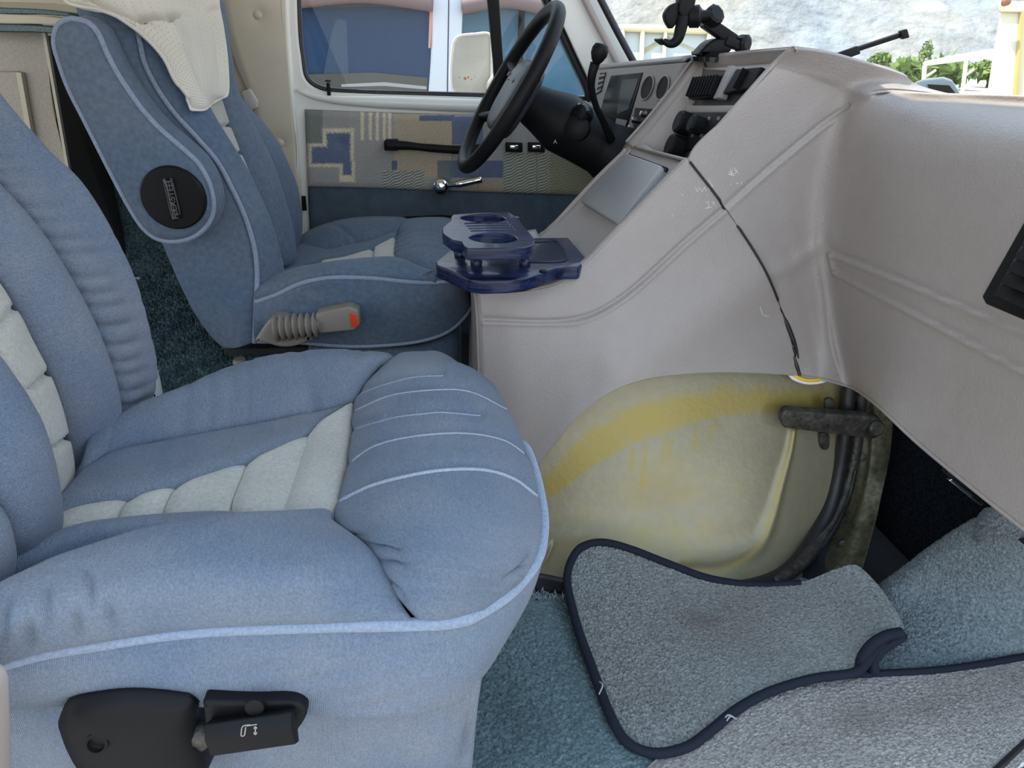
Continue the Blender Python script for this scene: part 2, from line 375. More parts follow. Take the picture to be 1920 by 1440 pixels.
lines = [[(677, 738), (720, 722), (775, 708), (830, 705)], [(666, 770), (737, 741), (831, 731), (887, 737), (950, 768)], [(661, 806), (737, 784), (800, 776), (831, 774), (900, 780)],
         [(645, 877), (700, 838), (775, 819), (869, 813), (944, 826), (990, 856)], [(637, 940), (695, 912), (765, 893), (835, 882), (906, 882), (962, 898), (1006, 930)]]
for L in lines: G = groove(G, normals(G), L, 7, .004)
for L in [[(628, 985), (660, 1000), (700, 1003)], [(690, 1022), (730, 1024), (765, 1035)], [(705, 1055), (745, 1052), (775, 1060)], [(720, 1085), (755, 1100), (765, 1130)], [(945, 1075), (975, 1050), (990, 1020)], [(930, 1085), (955, 1070), (985, 1060)]]:
    G = groove(G, normals(G), L, 6, .005, True)
fb = pad('seat_front_bolster', G, VE, ps, A=.012, r=.022, edges='lrb', sink=.04, face=(.3, 0, 1))
for i, L in enumerate(lines):
    P = drape(fb, L, 40, -.0002)
    if len(P) > 4: tube('stitched_cord' if i in (3, 4, 1) else 'stitched_seam', P, .0016 if i != 4 else .0026, M['cord'] if i in (1, 3, 4) else M['piping'], fb, n=80, k=6)
# near inner pad
rows = [gz((20, 1030, .355), (150, 986, .356), (240, 973, .356), (330, 965, .356), (440, 963, .357), (545, 988, .361), (625, 977, .372)),
        gz((-10, 1070, .362), (150, 1003, .364), (300, 985, .366), (440, 980, .368), (560, 995, .370), (628, 984, .374)),
        gz((-30, 1110, .345), (150, 1040, .345), (300, 1015, .345), (440, 1000, .345), (560, 1005, .350), (630, 995, .36))]
pad('seat_inner_bolster', grid_from_rows(rows, 110, 26), VE, ps, A=.010, r=.02, edges='lt', sink=.02, face=(0, 0, 1))
# near outer bolster
cx_ = [-80, 0, 60, 100, 180, 250, 330, 430, 530, 600, 628]; cy_ = [1150, 1113, 1085, 1067, 1040, 1018, 1001, 986, 981, 976, 978]
px_ = [-80, 0, 80, 150, 230, 310, 400, 500, 600, 700, 785]; py_ = [1266, 1245, 1224, 1212, 1200, 1189, 1181, 1177, 1174, 1172, 1171]
rows = []
crest = np.array(gz(*[(a, b, .41 if a < 500 else .41-.03*(a-500)/128) for a, b in zip(cx_, cy_)]))
rows.append(crest+V(0, .05, -.06)); rows.append(crest+V(0, .022, -.010)); rows.append(crest)
for t, z in ((.28, .407), (.52, .397), (.78, .376), (1, .352)):
    q_ = [(a*(1-t)+c*t, b*(1-t)+d*t, min(z, crest[i, 2])) for i, (a, b, c, d) in enumerate(zip(cx_, cy_, px_, py_))]
    if t < 1: e_ = {.28: (696, 1028, .383), .52: (733, 1080, .372), .78: (757, 1132, .360)}[t]; q_[-1] = e_; q_[-2] = ((q_[-3][0]+e_[0])/2+4, (q_[-3][1]+e_[1])/2-2, (q_[-3][2]+e_[2])/2+.004)
    rows.append(np.array(gz(*q_)))
rows = [np.vstack([[V(-.53, r_[0, 1], r_[0, 2])], r_]) for r_ in rows]
G = grid_from_rows(rows, 170, 70)
for L in [[(165, 1060), (175, 1110), (168, 1150)], [(140, 1120), (152, 1165), (150, 1200)], [(30, 1110), (10, 1160), (5, 1210)], [(55, 1150), (62, 1190), (70, 1215)], [(205, 1110), (212, 1150), (230, 1180)], [(100, 1090), (92, 1140), (100, 1180)]]:
    G = groove(G, normals(G), L, 9, .005, True)
nb = pad('seat_outer_bolster', G, VE, ps, A=.010, r=.018, edges='lrb', sink=.04, face=(0, -.5, 1))
# piping around the lower edge of the cushion top
pl = list(zip(px_, py_, [.352]*10+[.348]))[:-1]+[(785, 1171, .348), (862, 1163, .346), (905, 1145, .344), (955, 1112, .343), (990, 1075, .345), (1006, 1050, .347), (1015, 1020, .35), (1018, 965, .355), (1004, 890, .36), (985, 840, .36)]
PIP = gz(*pl); PIP = [V(-.53, PIP[0][1], PIP[0][2])]+PIP+[V(.085, .80, .358), V(.078, .90, .355), V(.06, .985, .34)]
tube('seat_piping', PIP, .0064, M['piping'], ps, n=260, k=10)
# skirt band of the cushion
top = crm(PIP, 30)
bot = gz((-80, 1335, .27), (20, 1320, .275), (110, 1312, .28), (250, 1303, .285), (380, 1314, .28), (480, 1322, .275), (570, 1328, .27), (660, 1336, .268), (720, 1334, .268), (790, 1326, .265), (850, 1305, .262), (893, 1270, .262))+gz((935, 1205, .26), (962, 1150, .262), (980, 1115, .262))+[V(.045, .80, .26), V(.04, .90, .26), V(.02, .97, .26)]
bot = [V(-.53, bot[0][1], bot[0][2])]+bot; botc = crm(bot, 30); mid = top*.45+botc*.55; 
nrm = np.array([V(0, -1, 0)]*18+[V(.2, -.8, 0), V(.15, -.5, 0), V(.05, -.3, 0), V(0, -.1, 0)]+[V(-.6, 0, 0)]*8)
rows = [top+nrm*.002, top*.75+botc*.25+nrm*.010, mid+nrm*.014, top*.15+botc*.85+nrm*.008, botc, botc-nrm*.03+V(0, 0, .004)]
G = grid_from_rows(rows, 220, 50)
for L in [[(500, 1290), (620, 1262), (700, 1245)], [(560, 1310), (700, 1290), (800, 1250)], [(700, 1225), (800, 1205), (880, 1180)], [(620, 1330), (760, 1305), (850, 1265)], [(840, 1205), (900, 1180), (940, 1150)], [(380, 1265), (500, 1250), (600, 1225)]]:
    G = groove(G, normals(G), L, 13, .0028, True)
pad('seat_skirt', G, VE, ps, A=.006, r=.02, edges='tb', sink=.02)
# pedestal cover
top = [PZ(-90, 1345, .26), PZ(110, 1335, .26), PZ(400, 1330, .262), PZ(640, 1340, .262), PZ(800, 1330, .262), PZ(880, 1300, .262), PZ(905, 1262, .262)]
top = np.vstack([[V(-.53, top[0][1], top[0][2])], top])+V(0, .006, .012); bt = top.copy(); bt[:, 2] = 0; bt += V(-.012, .015, 0)
G = coons(list(top)+[V(.03, .70, .27), V(.03, .85, .27)], list(bt)+[V(.02, .70, 0), V(.02, .85, 0)], None, None, 140, 40)
su, sv = arcs(G); N = normals(G)
G = G+N*(.004*np.sin(su*70+3*np.sin(sv*9))*np.exp(-((su-su.max()*.3)/.25)**2))[..., None]
core = box('seat_core', (-.16, .715, .30), (.44, .38, .09), VE, ps, bev=.03)
G = groove(G, N, [(878, 1300), (872, 1380), (868, 1460)], 5, .006); G = groove(G, N, [(850, 1310), (846, 1380), (843, 1460)], 3, .003)
pc = slab('pedestal_cover', G, VE, ps, thick=.012)
# recliner housing and lever
RB = lambda y, *a: [PY(u, v, y) for u, v in a]
o_ = poly2(RB(.452, (104, 1357), (112, 1335), (125, 1314), (167, 1303), (250, 1297), (352, 1309), (366, 1328), (361, 1360), (366, 1400), (380, 1440), (372, 1475), (300, 1500), (200, 1490), (150, 1450), (122, 1405)), 90)
rc = prism('recliner_cover', o_, V(0, .045, -.012), M['black'], ps, bev=.009, seg=4); sub(rc, 'black moulded plastic recliner cover')
cc = o_.mean(0); rings = [(1, 0), (.93, .004), (.75, .009), (.45, .013), (.15, .014)]
vs = []; fs = []
for k_, h_ in rings: vs += [cc+(q-cc)*k_+V(0, -h_, h_*.4) for q in o_*1.0]
n_ = len(o_)
for i in range(len(rings)-1): fs += [[i*n_+q, i*n_+(q+1) % n_, (i+1)*n_+(q+1) % n_, (i+1)*n_+q] for q in range(n_)]
fs.append([4*n_+q for q in range(n_)]); vs = np.array(vs); vs[:n_] = cc+(vs[:n_]-cc)*.985+V(0, .002, 0)
dome = mesh('cover_dome', vs, fs, M['black'], rc)
sp = onto(dome, 182, 1393, .0); lathe('cover_screw', sp+V(0, -.001, 0), V(.05, -1, .35), [(.009, -.004), (.0095, .0012), (.007, .0016), (.006, -.002)], M['black'], rc)
tube('recliner_arm', RB(.462, (352, 1388), (375, 1376), (392, 1384)), .011, M['iron'], ps, k=12, rs=[.006, .012, .012])
o_ = poly2(RB(.445, (378, 1316), (440, 1318), (500, 1318), (552, 1319), (572, 1330), (574, 1345), (560, 1368), (540, 1378), (400, 1372), (385, 1366)), 70)
prism('lever_bracket', o_, V(0, .025, 0), M['black'], ps, bev=.004)
ax = PY(553, 1362, .435)-PY(392, 1385, .435); L_ = np.linalg.norm(ax); ax /= L_; n2 = V(.0, -.85, .5); n2 -= ax*(n2@ax); n2 /= np.linalg.norm(n2); b2 = np.cross(ax, n2)
c0 = PY(473, 1376, .432)
lev = prism('recline_lever', [c0-ax*L_/2+n2*a+b2*b for a, b in ((-.008, -.015), (.007, -.016), (.010, -.004), (.002, .013), (-.008, .015))], ax*L_, M['black'], ps, bev=.002); sub(lev, 'black recline lever with seat icon')
tc_ = (.30, .27, .23)
M['mark'] = mat('printed_mark', (.33, .30, .25), .6)
for i, L in enumerate([[(452, 1379), (455, 1362), (470, 1359)], [(452, 1379), (458, 1379), (461, 1363)], [(462, 1361), (482, 1358)], [(479, 1363), (479, 1376)], [(476, 1366), (479, 1362), (482, 1366)], [(476, 1373), (479, 1377), (482, 1373)]]):
    P = drape(lev, L, 8, .0002)
    if len(P) > 1: tube('seat_icon', P, .0006, M['mark'], lev, n=10, k=4, smoothc=False)
sp = onto(ps.children[-3] if False else lev, 480, 1320, 0, None)
lathe('bracket_screw', PY(479, 1322, .443), V(0, -1, .2), [(.008, 0), (.008, .004), (.006, .005)], M['black'], ps)

# ---- backrest
def rowsY(*rows): return [gy(*r) for r in rows]
bA = [(-90, 60, .925), (0, 190, .925), (80, 282, .925), (150, 352, .925), (210, 450, .925), (250, 540, .925), (277, 640, .92), (286, 700, .915), (272, 765, .905), (243, 815, .89), (212, 852, .87)]
bB = [(-90, 250, .85), (-20, 330, .85), (45, 402, .85), (100, 482, .85), (150, 565, .85), (183, 640, .85), (205, 705, .85), (215, 765, .85), (212, 805, .85), (208, 840, .86), (205, 855, .865)]
def ext(P, zt=.99):
    P = np.asarray(P, float); p = P[0]; d = zt-p[2]
    return np.vstack([[p+V(-.42*d*k, 0, d*k) for k in (1, .66, .33)], P])
A_, B_ = ext(gy(*bA)), ext(gy(*bB))
rows = [A_+V(-.16, -.01, -.01), A_+V(-.09, .012, 0), A_+V(-.03, .010, 0), A_, A_*.6+B_*.4+V(.006, 0, 0), A_*.25+B_*.75+V(.010, 0, 0), B_]
def wr(G):
    su, sv = arcs(G); h = np.zeros(G.shape[:2]); r = np.random.default_rng(5); e = sv[-1:]-sv
    for i in range(24):
        c = su.max()*(.2+.68*i/24)+r.normal()*.004; h -= r.uniform(.003, .007)*np.exp(-((su-c-.25*e)/.0055)**2)*np.exp(-((e-.012)/r.uniform(.025, .06))**2)
    return h
G = grid_from_rows(rows, 340, 60)
pad('backrest_outer_bolster', G, VE, ps, A=.010, r=.022, edges='rb', sink=.04, fn=wr, face=(1, .6, 0))
bC = [(-90, 430, .765), (-40, 485, .765), (0, 530, .765), (22, 573, .765), (55, 640, .765), (86, 697, .765), (108, 755, .765), (124, 820, .765), (133, 880, .765), (137, 925, .765), (112, 975, .75)]
C_ = ext(gy(*bC)); B2 = B_.copy(); B2[-1] = PY(145, 945, .80); B2[-2] = PY(185, 885, .84); B2[-3] = PY(207, 830, .85)
rows = [B2, B2*.65+C_*.35+V(.018, 0, 0), B2*.3+C_*.7+V(.014, 0, 0), C_]
pad('backrest_inner_bolster', grid_from_rows(rows, 180, 40), VE, ps, A=.013, r=.025, edges='tbr', sink=.05)
bD = [(-90, 590, .66), (-40, 630, .66), (0, 672, .66), (20, 705, .66), (42, 742, .66), (60, 795, .66), (76, 850, .66), (86, 900, .66), (92, 950, .66), (93, 985, .66), (80, 1010, .66)]
D_ = ext(gy(*bD)); C2 = C_.copy(); C2[-1] = PY(95, 995, .74); C2[-2] = PY(128, 955, .76)
G = grid_from_rows([C2, C2*.5+D_*.5+V(.004, 0, 0), D_], 170, 40)
for s_ in ([(22, 573), (-30, 640)], [(86, 697), (66, 715), (42, 740)], [(124, 818), (100, 835), (74, 850)], [(137, 925), (92, 960)][:0]):
    if s_: G = groove(G, normals(G), s_, 5, .010)
o = pad('backrest_insert', G, M['insert'], ps, A=.012, r=.03, sink=.05); sub(o, 'beige woven channelled centre panel of the backrest')
bE = [(-240, 700, .56), (-170, 770, .56), (-110, 840, .56), (-60, 890, .56), (-20, 930, .56), (2, 960, .56), (12, 995, .56), (16, 1025, .56), (12, 1050, .565), (0, 1085, .57), (-10, 1095, .57)]
E_ = ext(gy(*bE)); D2 = D_.copy(); D2[-1] = PY(45, 1045, .63); D2[-2] = PY(82, 1008, .65)
pad('backrest_inner_bolster', grid_from_rows([D2, D2*.65+E_*.35+V(.018, 0, 0), D2*.3+E_*.7+V(.014, 0, 0), E_], 150, 40), VE, ps, A=.013, r=.025, edges='tbr', sink=.05)
F_ = E_+V(-.02, -.085, 0); 
pad('backrest_outer_bolster', grid_from_rows([E_, E_*.6+F_*.4+V(.02, 0, 0), F_, F_+V(-.05, -.02, 0), F_+V(-.16, 0, 0)], 120, 50), VE, ps, A=.01, r=.022, edges='lrt', sink=.05, face=(1, -.6, 0))
bc = [V(-.70, .50, 1.0), V(-.70, .92, 1.0), V(-.46, .92, .27), V(-.46, .50, .27)]
prism('backrest_shell', bc, V(-.10, 0, -.02), VE, ps, bev=.03)

# ------------------------------------------------------------------ driver seat
ds = thing('driver_seat', 'blue velour driver seat beyond with cream cloth over its headrest', 'seat', (-.15, 1.67, 0))
VD = M['velour_shaded']
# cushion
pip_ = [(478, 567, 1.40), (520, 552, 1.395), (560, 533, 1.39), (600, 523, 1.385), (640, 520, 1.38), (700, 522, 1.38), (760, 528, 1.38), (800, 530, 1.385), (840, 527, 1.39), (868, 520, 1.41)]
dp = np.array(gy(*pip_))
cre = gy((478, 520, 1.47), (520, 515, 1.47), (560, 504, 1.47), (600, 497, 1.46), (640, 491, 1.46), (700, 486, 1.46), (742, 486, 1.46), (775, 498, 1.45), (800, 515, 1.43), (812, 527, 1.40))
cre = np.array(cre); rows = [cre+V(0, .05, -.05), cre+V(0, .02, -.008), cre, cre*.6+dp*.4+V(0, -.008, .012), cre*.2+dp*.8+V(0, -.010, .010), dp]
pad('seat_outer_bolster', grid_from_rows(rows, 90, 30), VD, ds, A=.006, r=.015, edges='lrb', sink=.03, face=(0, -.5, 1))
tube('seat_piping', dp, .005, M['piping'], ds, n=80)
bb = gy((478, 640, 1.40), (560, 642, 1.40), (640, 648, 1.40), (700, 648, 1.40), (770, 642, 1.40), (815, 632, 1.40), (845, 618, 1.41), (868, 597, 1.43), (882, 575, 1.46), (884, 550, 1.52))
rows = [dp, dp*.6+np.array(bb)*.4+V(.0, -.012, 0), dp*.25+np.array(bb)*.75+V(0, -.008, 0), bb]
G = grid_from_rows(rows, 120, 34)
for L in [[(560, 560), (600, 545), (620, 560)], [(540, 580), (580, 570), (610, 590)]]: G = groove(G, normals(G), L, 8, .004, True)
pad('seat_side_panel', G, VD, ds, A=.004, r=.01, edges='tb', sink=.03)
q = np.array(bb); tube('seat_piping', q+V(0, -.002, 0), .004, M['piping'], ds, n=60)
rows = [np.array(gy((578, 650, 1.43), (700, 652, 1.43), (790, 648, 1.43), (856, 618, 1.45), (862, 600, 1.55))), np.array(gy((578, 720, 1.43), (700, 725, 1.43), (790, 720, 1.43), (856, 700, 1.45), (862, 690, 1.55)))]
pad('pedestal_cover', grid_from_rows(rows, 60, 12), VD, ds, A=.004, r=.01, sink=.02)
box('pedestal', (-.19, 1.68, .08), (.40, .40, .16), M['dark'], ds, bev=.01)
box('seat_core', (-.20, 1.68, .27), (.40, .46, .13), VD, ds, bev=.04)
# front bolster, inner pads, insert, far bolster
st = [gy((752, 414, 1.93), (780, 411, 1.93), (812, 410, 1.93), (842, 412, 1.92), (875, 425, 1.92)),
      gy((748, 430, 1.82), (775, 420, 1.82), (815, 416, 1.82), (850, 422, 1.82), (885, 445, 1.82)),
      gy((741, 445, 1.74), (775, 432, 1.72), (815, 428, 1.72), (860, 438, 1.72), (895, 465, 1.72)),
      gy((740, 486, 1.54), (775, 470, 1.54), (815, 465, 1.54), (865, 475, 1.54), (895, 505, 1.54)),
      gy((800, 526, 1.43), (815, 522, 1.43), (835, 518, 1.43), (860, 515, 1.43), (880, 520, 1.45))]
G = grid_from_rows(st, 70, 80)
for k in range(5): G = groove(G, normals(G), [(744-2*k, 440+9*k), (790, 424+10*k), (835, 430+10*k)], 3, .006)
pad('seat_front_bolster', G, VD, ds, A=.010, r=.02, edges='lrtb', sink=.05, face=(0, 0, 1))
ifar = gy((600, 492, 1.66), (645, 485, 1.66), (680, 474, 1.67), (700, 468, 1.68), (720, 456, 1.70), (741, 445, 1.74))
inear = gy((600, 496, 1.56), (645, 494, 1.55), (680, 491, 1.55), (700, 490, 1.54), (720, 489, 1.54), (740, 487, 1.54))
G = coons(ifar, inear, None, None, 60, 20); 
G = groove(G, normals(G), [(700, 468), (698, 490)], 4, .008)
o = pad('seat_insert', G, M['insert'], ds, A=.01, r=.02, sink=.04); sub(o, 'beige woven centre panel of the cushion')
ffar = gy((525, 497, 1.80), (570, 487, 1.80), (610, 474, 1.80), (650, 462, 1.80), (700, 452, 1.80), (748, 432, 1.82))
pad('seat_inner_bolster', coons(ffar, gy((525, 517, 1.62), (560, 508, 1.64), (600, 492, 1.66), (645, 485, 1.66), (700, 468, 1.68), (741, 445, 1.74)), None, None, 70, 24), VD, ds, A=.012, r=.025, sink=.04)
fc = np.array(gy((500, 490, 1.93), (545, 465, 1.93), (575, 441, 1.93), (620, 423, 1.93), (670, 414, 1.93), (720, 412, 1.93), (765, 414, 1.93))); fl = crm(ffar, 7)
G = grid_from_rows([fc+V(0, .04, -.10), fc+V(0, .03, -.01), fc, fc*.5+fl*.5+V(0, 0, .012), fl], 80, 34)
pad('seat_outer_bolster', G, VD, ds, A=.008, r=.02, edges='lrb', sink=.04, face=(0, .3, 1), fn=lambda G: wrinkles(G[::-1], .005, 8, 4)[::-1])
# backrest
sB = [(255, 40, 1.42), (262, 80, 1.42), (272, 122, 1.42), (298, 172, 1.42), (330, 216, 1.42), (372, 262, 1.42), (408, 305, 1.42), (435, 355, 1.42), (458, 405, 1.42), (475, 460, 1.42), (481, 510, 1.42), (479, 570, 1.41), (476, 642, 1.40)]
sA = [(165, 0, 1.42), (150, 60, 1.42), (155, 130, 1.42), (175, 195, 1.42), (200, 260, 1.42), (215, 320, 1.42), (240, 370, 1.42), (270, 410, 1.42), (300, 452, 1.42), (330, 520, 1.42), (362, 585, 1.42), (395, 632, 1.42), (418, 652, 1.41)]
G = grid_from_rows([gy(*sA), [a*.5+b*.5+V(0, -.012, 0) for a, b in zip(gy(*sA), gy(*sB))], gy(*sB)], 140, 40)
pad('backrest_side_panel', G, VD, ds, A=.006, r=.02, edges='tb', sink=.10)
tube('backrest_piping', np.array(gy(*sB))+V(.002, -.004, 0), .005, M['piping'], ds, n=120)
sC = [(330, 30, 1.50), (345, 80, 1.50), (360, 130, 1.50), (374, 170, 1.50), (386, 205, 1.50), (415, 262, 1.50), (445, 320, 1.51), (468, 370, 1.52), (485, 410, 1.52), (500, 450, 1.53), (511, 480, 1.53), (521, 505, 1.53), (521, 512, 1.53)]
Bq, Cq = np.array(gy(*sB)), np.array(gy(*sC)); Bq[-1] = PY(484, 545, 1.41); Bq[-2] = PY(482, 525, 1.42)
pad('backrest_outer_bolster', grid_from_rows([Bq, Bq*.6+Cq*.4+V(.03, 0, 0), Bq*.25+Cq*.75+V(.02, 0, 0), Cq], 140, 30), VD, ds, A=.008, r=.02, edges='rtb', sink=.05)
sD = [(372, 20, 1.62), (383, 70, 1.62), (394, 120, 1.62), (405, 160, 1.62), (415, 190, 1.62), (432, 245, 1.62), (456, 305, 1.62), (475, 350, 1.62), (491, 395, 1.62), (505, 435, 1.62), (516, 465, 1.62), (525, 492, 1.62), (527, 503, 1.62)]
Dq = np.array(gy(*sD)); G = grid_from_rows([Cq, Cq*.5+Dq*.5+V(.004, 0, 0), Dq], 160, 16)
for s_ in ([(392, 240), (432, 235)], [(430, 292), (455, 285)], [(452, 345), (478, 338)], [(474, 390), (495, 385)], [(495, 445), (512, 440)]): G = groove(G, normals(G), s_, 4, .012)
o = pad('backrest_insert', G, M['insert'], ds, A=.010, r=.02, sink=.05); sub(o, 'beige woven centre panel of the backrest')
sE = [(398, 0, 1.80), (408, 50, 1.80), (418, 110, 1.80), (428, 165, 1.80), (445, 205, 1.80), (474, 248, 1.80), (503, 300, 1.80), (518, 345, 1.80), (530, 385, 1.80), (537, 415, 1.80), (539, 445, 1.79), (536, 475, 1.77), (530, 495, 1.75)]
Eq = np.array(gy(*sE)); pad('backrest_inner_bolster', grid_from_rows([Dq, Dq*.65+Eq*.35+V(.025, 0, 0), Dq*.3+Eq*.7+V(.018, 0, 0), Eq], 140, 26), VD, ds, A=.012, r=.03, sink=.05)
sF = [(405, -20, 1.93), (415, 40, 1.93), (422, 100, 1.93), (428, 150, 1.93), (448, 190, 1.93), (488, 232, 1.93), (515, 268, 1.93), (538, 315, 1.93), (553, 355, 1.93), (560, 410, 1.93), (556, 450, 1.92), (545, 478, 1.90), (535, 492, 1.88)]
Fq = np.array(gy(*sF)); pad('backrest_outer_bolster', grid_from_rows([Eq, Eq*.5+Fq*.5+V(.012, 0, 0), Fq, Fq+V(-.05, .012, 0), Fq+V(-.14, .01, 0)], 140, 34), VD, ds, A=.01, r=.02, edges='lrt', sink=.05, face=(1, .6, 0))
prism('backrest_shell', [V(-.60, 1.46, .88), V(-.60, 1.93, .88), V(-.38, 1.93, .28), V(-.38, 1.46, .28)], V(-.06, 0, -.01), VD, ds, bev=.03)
# folded-up armrest
ar = [(137, 35), (165, 42), (185, 62), (202, 100), (222, 138), (243, 170), (268, 205), (300, 240), (340, 275), (372, 305), (392, 340), (401, 378), (397, 408), (380, 432), (355, 447), (322, 452), (292, 445), (268, 425), (245, 390), (218, 340), (190, 285), (160, 225), (130, 165), (112, 115), (103, 80), (108, 52), (120, 40)]
oA = poly2(RB(1.335, *ar), 150); c_ = oA.mean(0)
rings = [(1, .0), (.985, -.006), (.955, -.010), (.88, -.0125), (.7, -.014), (.35, -.015)]
def ringset(o, rings, ax=V(0, 1, 0)):
    c = o.mean(0); vs = []
    m = len(o); nr = np.roll(o, -1, 0)-np.roll(o, 1, 0); nr = np.cross(nr, ax); nr /= np.linalg.norm(nr, axis=1)[:, None]
    if ((o-c)*nr).sum() < 0: nr = -nr
    for k, h in rings:
        vs.append(o-nr*k+ax*h)
    return np.vstack(vs), [[i*m+q, i*m+(q+1) % m, (i+1)*m+(q+1) % m, (i+1)*m+q] for i in range(len(rings)-1) for q in range(m)]
m_ = len(oA)
vs, fs = ringset(oA, [(.004, .062), (-.004, .056), (-.006, .045), (-.002, .004), (.002, -.004), (.008, -.009), (.016, -.012), (.026, -.013)])
fs.append(list(range(m_))); fs.append([7*m_+q for q in range(m_)][::-1])
arm = mesh('armrest', vs, fs, VD, ds, autos=50); sub(arm, 'folded-up padded armrest with round black cap')
tube('armrest_piping', oA+V(0, -.003, 0), .0045, M['piping'], arm, n=200, closed=True)
capc = PY(325, 371, 1.317); lathe('armrest_cap', capc, V(0, -1, 0), [(.055, -.008), (.055, .001), (.052, .004), (.02, .0055), (.001, .0055)], M['black'], arm, k=48)
cap = bpy.data.objects['armrest_cap']
bx = poly2(RB(1.309, (304, 337), (309, 334), (320, 334), (324, 338), (340, 402), (338, 408), (328, 412), (321, 408)), 40)
bd = prism('badge', bx, V(0, .006, 0), M['blackg'], arm, bev=.0012)
o2 = bx.mean(0)+(bx-bx.mean(0))*.80+V(0, -.001, 0); M['grey'] = mat('embossed_grey', (.10, .10, .11), .3)
tube('badge_rim', o2, .0007, M['grey'], arm, closed=True, n=60, k=5)

def text(name, s, c, xd, nd, size, mt, parent, ext=.0006):
    """raised lettering centred at c, running along xd, facing nd"""
    cu = bpy.data.curves.new(name, 'FONT'); cu.body = s; cu.size = size; cu.extrude = ext; cu.align_x = 'CENTER'; cu.align_y = 'CENTER'; cu.resolution_u = 3
    t = bpy.data.objects.new('tmp', cu); COL.objects.link(t); dgr = dg(); me = bpy.data.meshes.new_from_object(t.evaluated_get(dgr)); bpy.data.objects.remove(t)
    x = np.array(xd, float); x /= np.linalg.norm(x); n = np.array(nd, float); n -= x*(n@x); n /= np.linalg.norm(n); y = np.cross(n, x)
    b = BASE[parent.name]; co = np.empty(len(me.vertices)*3); me.vertices.foreach_get('co', co); co = co.reshape(-1, 3)
    w = np.array(c)-b+co[:, :1]*x+co[:, 1:2]*y+co[:, 2:]*n; me.vertices.foreach_set('co', w.ravel()); me.update()
    me.materials.clear(); o = link(name, me, mt, parent, smooth=False); return o
text('badge_lettering', 'FLEXSTEEL', PY(323, 373, 1.306), PY(318, 350, 1.308)-PY(327, 398, 1.308), V(0, -1, 0), .0150, M['grey'], arm)

# ------------------------------------------------------------------ engine cover (plastic console between the seats)
MC = M['console']
ec = thing('engine_cover', 'taupe vinyl engine cover console between the seats with scuffed side', 'console', (.3, 1.28, 0))
top = gy((898, 546, 1.125), (950, 546, 1.12), (1000, 543, 1.12), (1050, 530, 1.12), (1095, 497, 1.12), (1140, 452, 1.12), (1190, 402, 1.12), (1240, 351, 1.12), (1291, 302, 1.12))
right = gy((1291, 302, 1.12), (1325, 345, 1.118), (1359, 391, 1.115), (1397, 445, 1.11), (1431, 502, 1.105), (1452, 552, 1.10), (1472, 603, 1.095), (1488, 655, 1.085), (1501, 705, 1.075))
botm = gy((905, 985, 1.09), (960, 940, 1.065), (1005, 876, 1.055), (1050, 818, 1.05), (1090, 775, 1.05), (1140, 738, 1.05), (1200, 713, 1.055), (1270, 703, 1.06), (1350, 699, 1.065), (1430, 701, 1.07), (1501, 705, 1.075))
left = gy((898, 546, 1.125), (903, 600, 1.115), (906, 700, 1.11), (906, 800, 1.10), (905, 985, 1.09))
G = coons(top, botm, left, right, 220, 160); N = normals(G)
pp = pix(G)
# bulging highlight shoulder and soft fold
d, t = dist_poly(pp, [(1180, 690), (1260, 640), (1340, 580), (1450, 500)]); G = G+N*(.010*np.exp(-(d/55)**2))[..., None]
G = groove(G, N, [(905, 598), (1000, 602), (1060, 600), (1110, 588), (1160, 560), (1210, 520), (1285, 451), (1359, 389)], 4, .0035)
G = groove(G, N, [(905, 606), (1060, 608), (1114, 596), (1165, 568), (1215, 527), (1290, 458), (1362, 396)], 4, -.002)
sidep = slab('side_panel', G, MC, ec, thick=.006)
# rolled top edge and rear face
E_ = np.array(crm(top, 60)); 
rows = [E_+V(0, 0, 0), E_+V(-.002, .003, .003), E_+V(-.002, .010, .004), E_+V(0, .022, .002)]
slab('edge_roll', grid_from_rows(rows, 120, 10), MC, ec, thick=.006, N=None)
L_ = crm(left, 30)
rows = [L_, L_+V(-.006, .006, 0), L_+V(-.010, .02, 0), L_+V(-.010, .20, 0), L_+V(-.010, .36, 0)]
slab('rear_panel', grid_from_rows(rows, 40, 30), MC, ec, thick=.006)
# sloped top between near and far edge
nearT = crm(top, 9)[3:]; 
P_ = [(.11, .487), (.214, .487)]
n0 = [PY(1050, 530, 1.14), PY(1095, 497, 1.14), PY(1190, 402, 1.14), PY(1291, 302, 1.14)]
def across(p, y): q = np.array(p); return V(q[0]-(.0), y, q[2]-.004)
ytop = 1.47
rows = [[a+V(0, 0, -.004), V(a[0], 1.30, a[2]-.010), V(a[0], 1.45, a[2]-.006), V(a[0], 1.465, a[2]), V(a[0], ytop, a[2])] for a in crm(n0, 12)]
G = grid_from_rows(rows, 60, 80)
topp = slab('top_panel', G, MC, ec, thick=.008)
hT = [V(.07, 1.13, .470), V(.12, 1.13, .478), V(.16, 1.13, .486)]
slab('tray_base', grid_from_rows([[a, a+V(0, .17, 0), a+V(0, .34, 0)] for a in [V(.055, 1.13, .455), V(.12, 1.13, .463), V(.19, 1.13, .475)]], 20, 20), MC, ec, thick=.01)
fr_ = [V(a[0], ytop, a[2]) for a in crm(n0, 12)]; fr_ = [V(.055, ytop, .455)]+fr_
slab('far_panel', coons(fr_, [f*V(1, 1, 0)+V(0, .02, .05) for f in fr_], None, None, 40, 20), MC, ec, thick=.006)
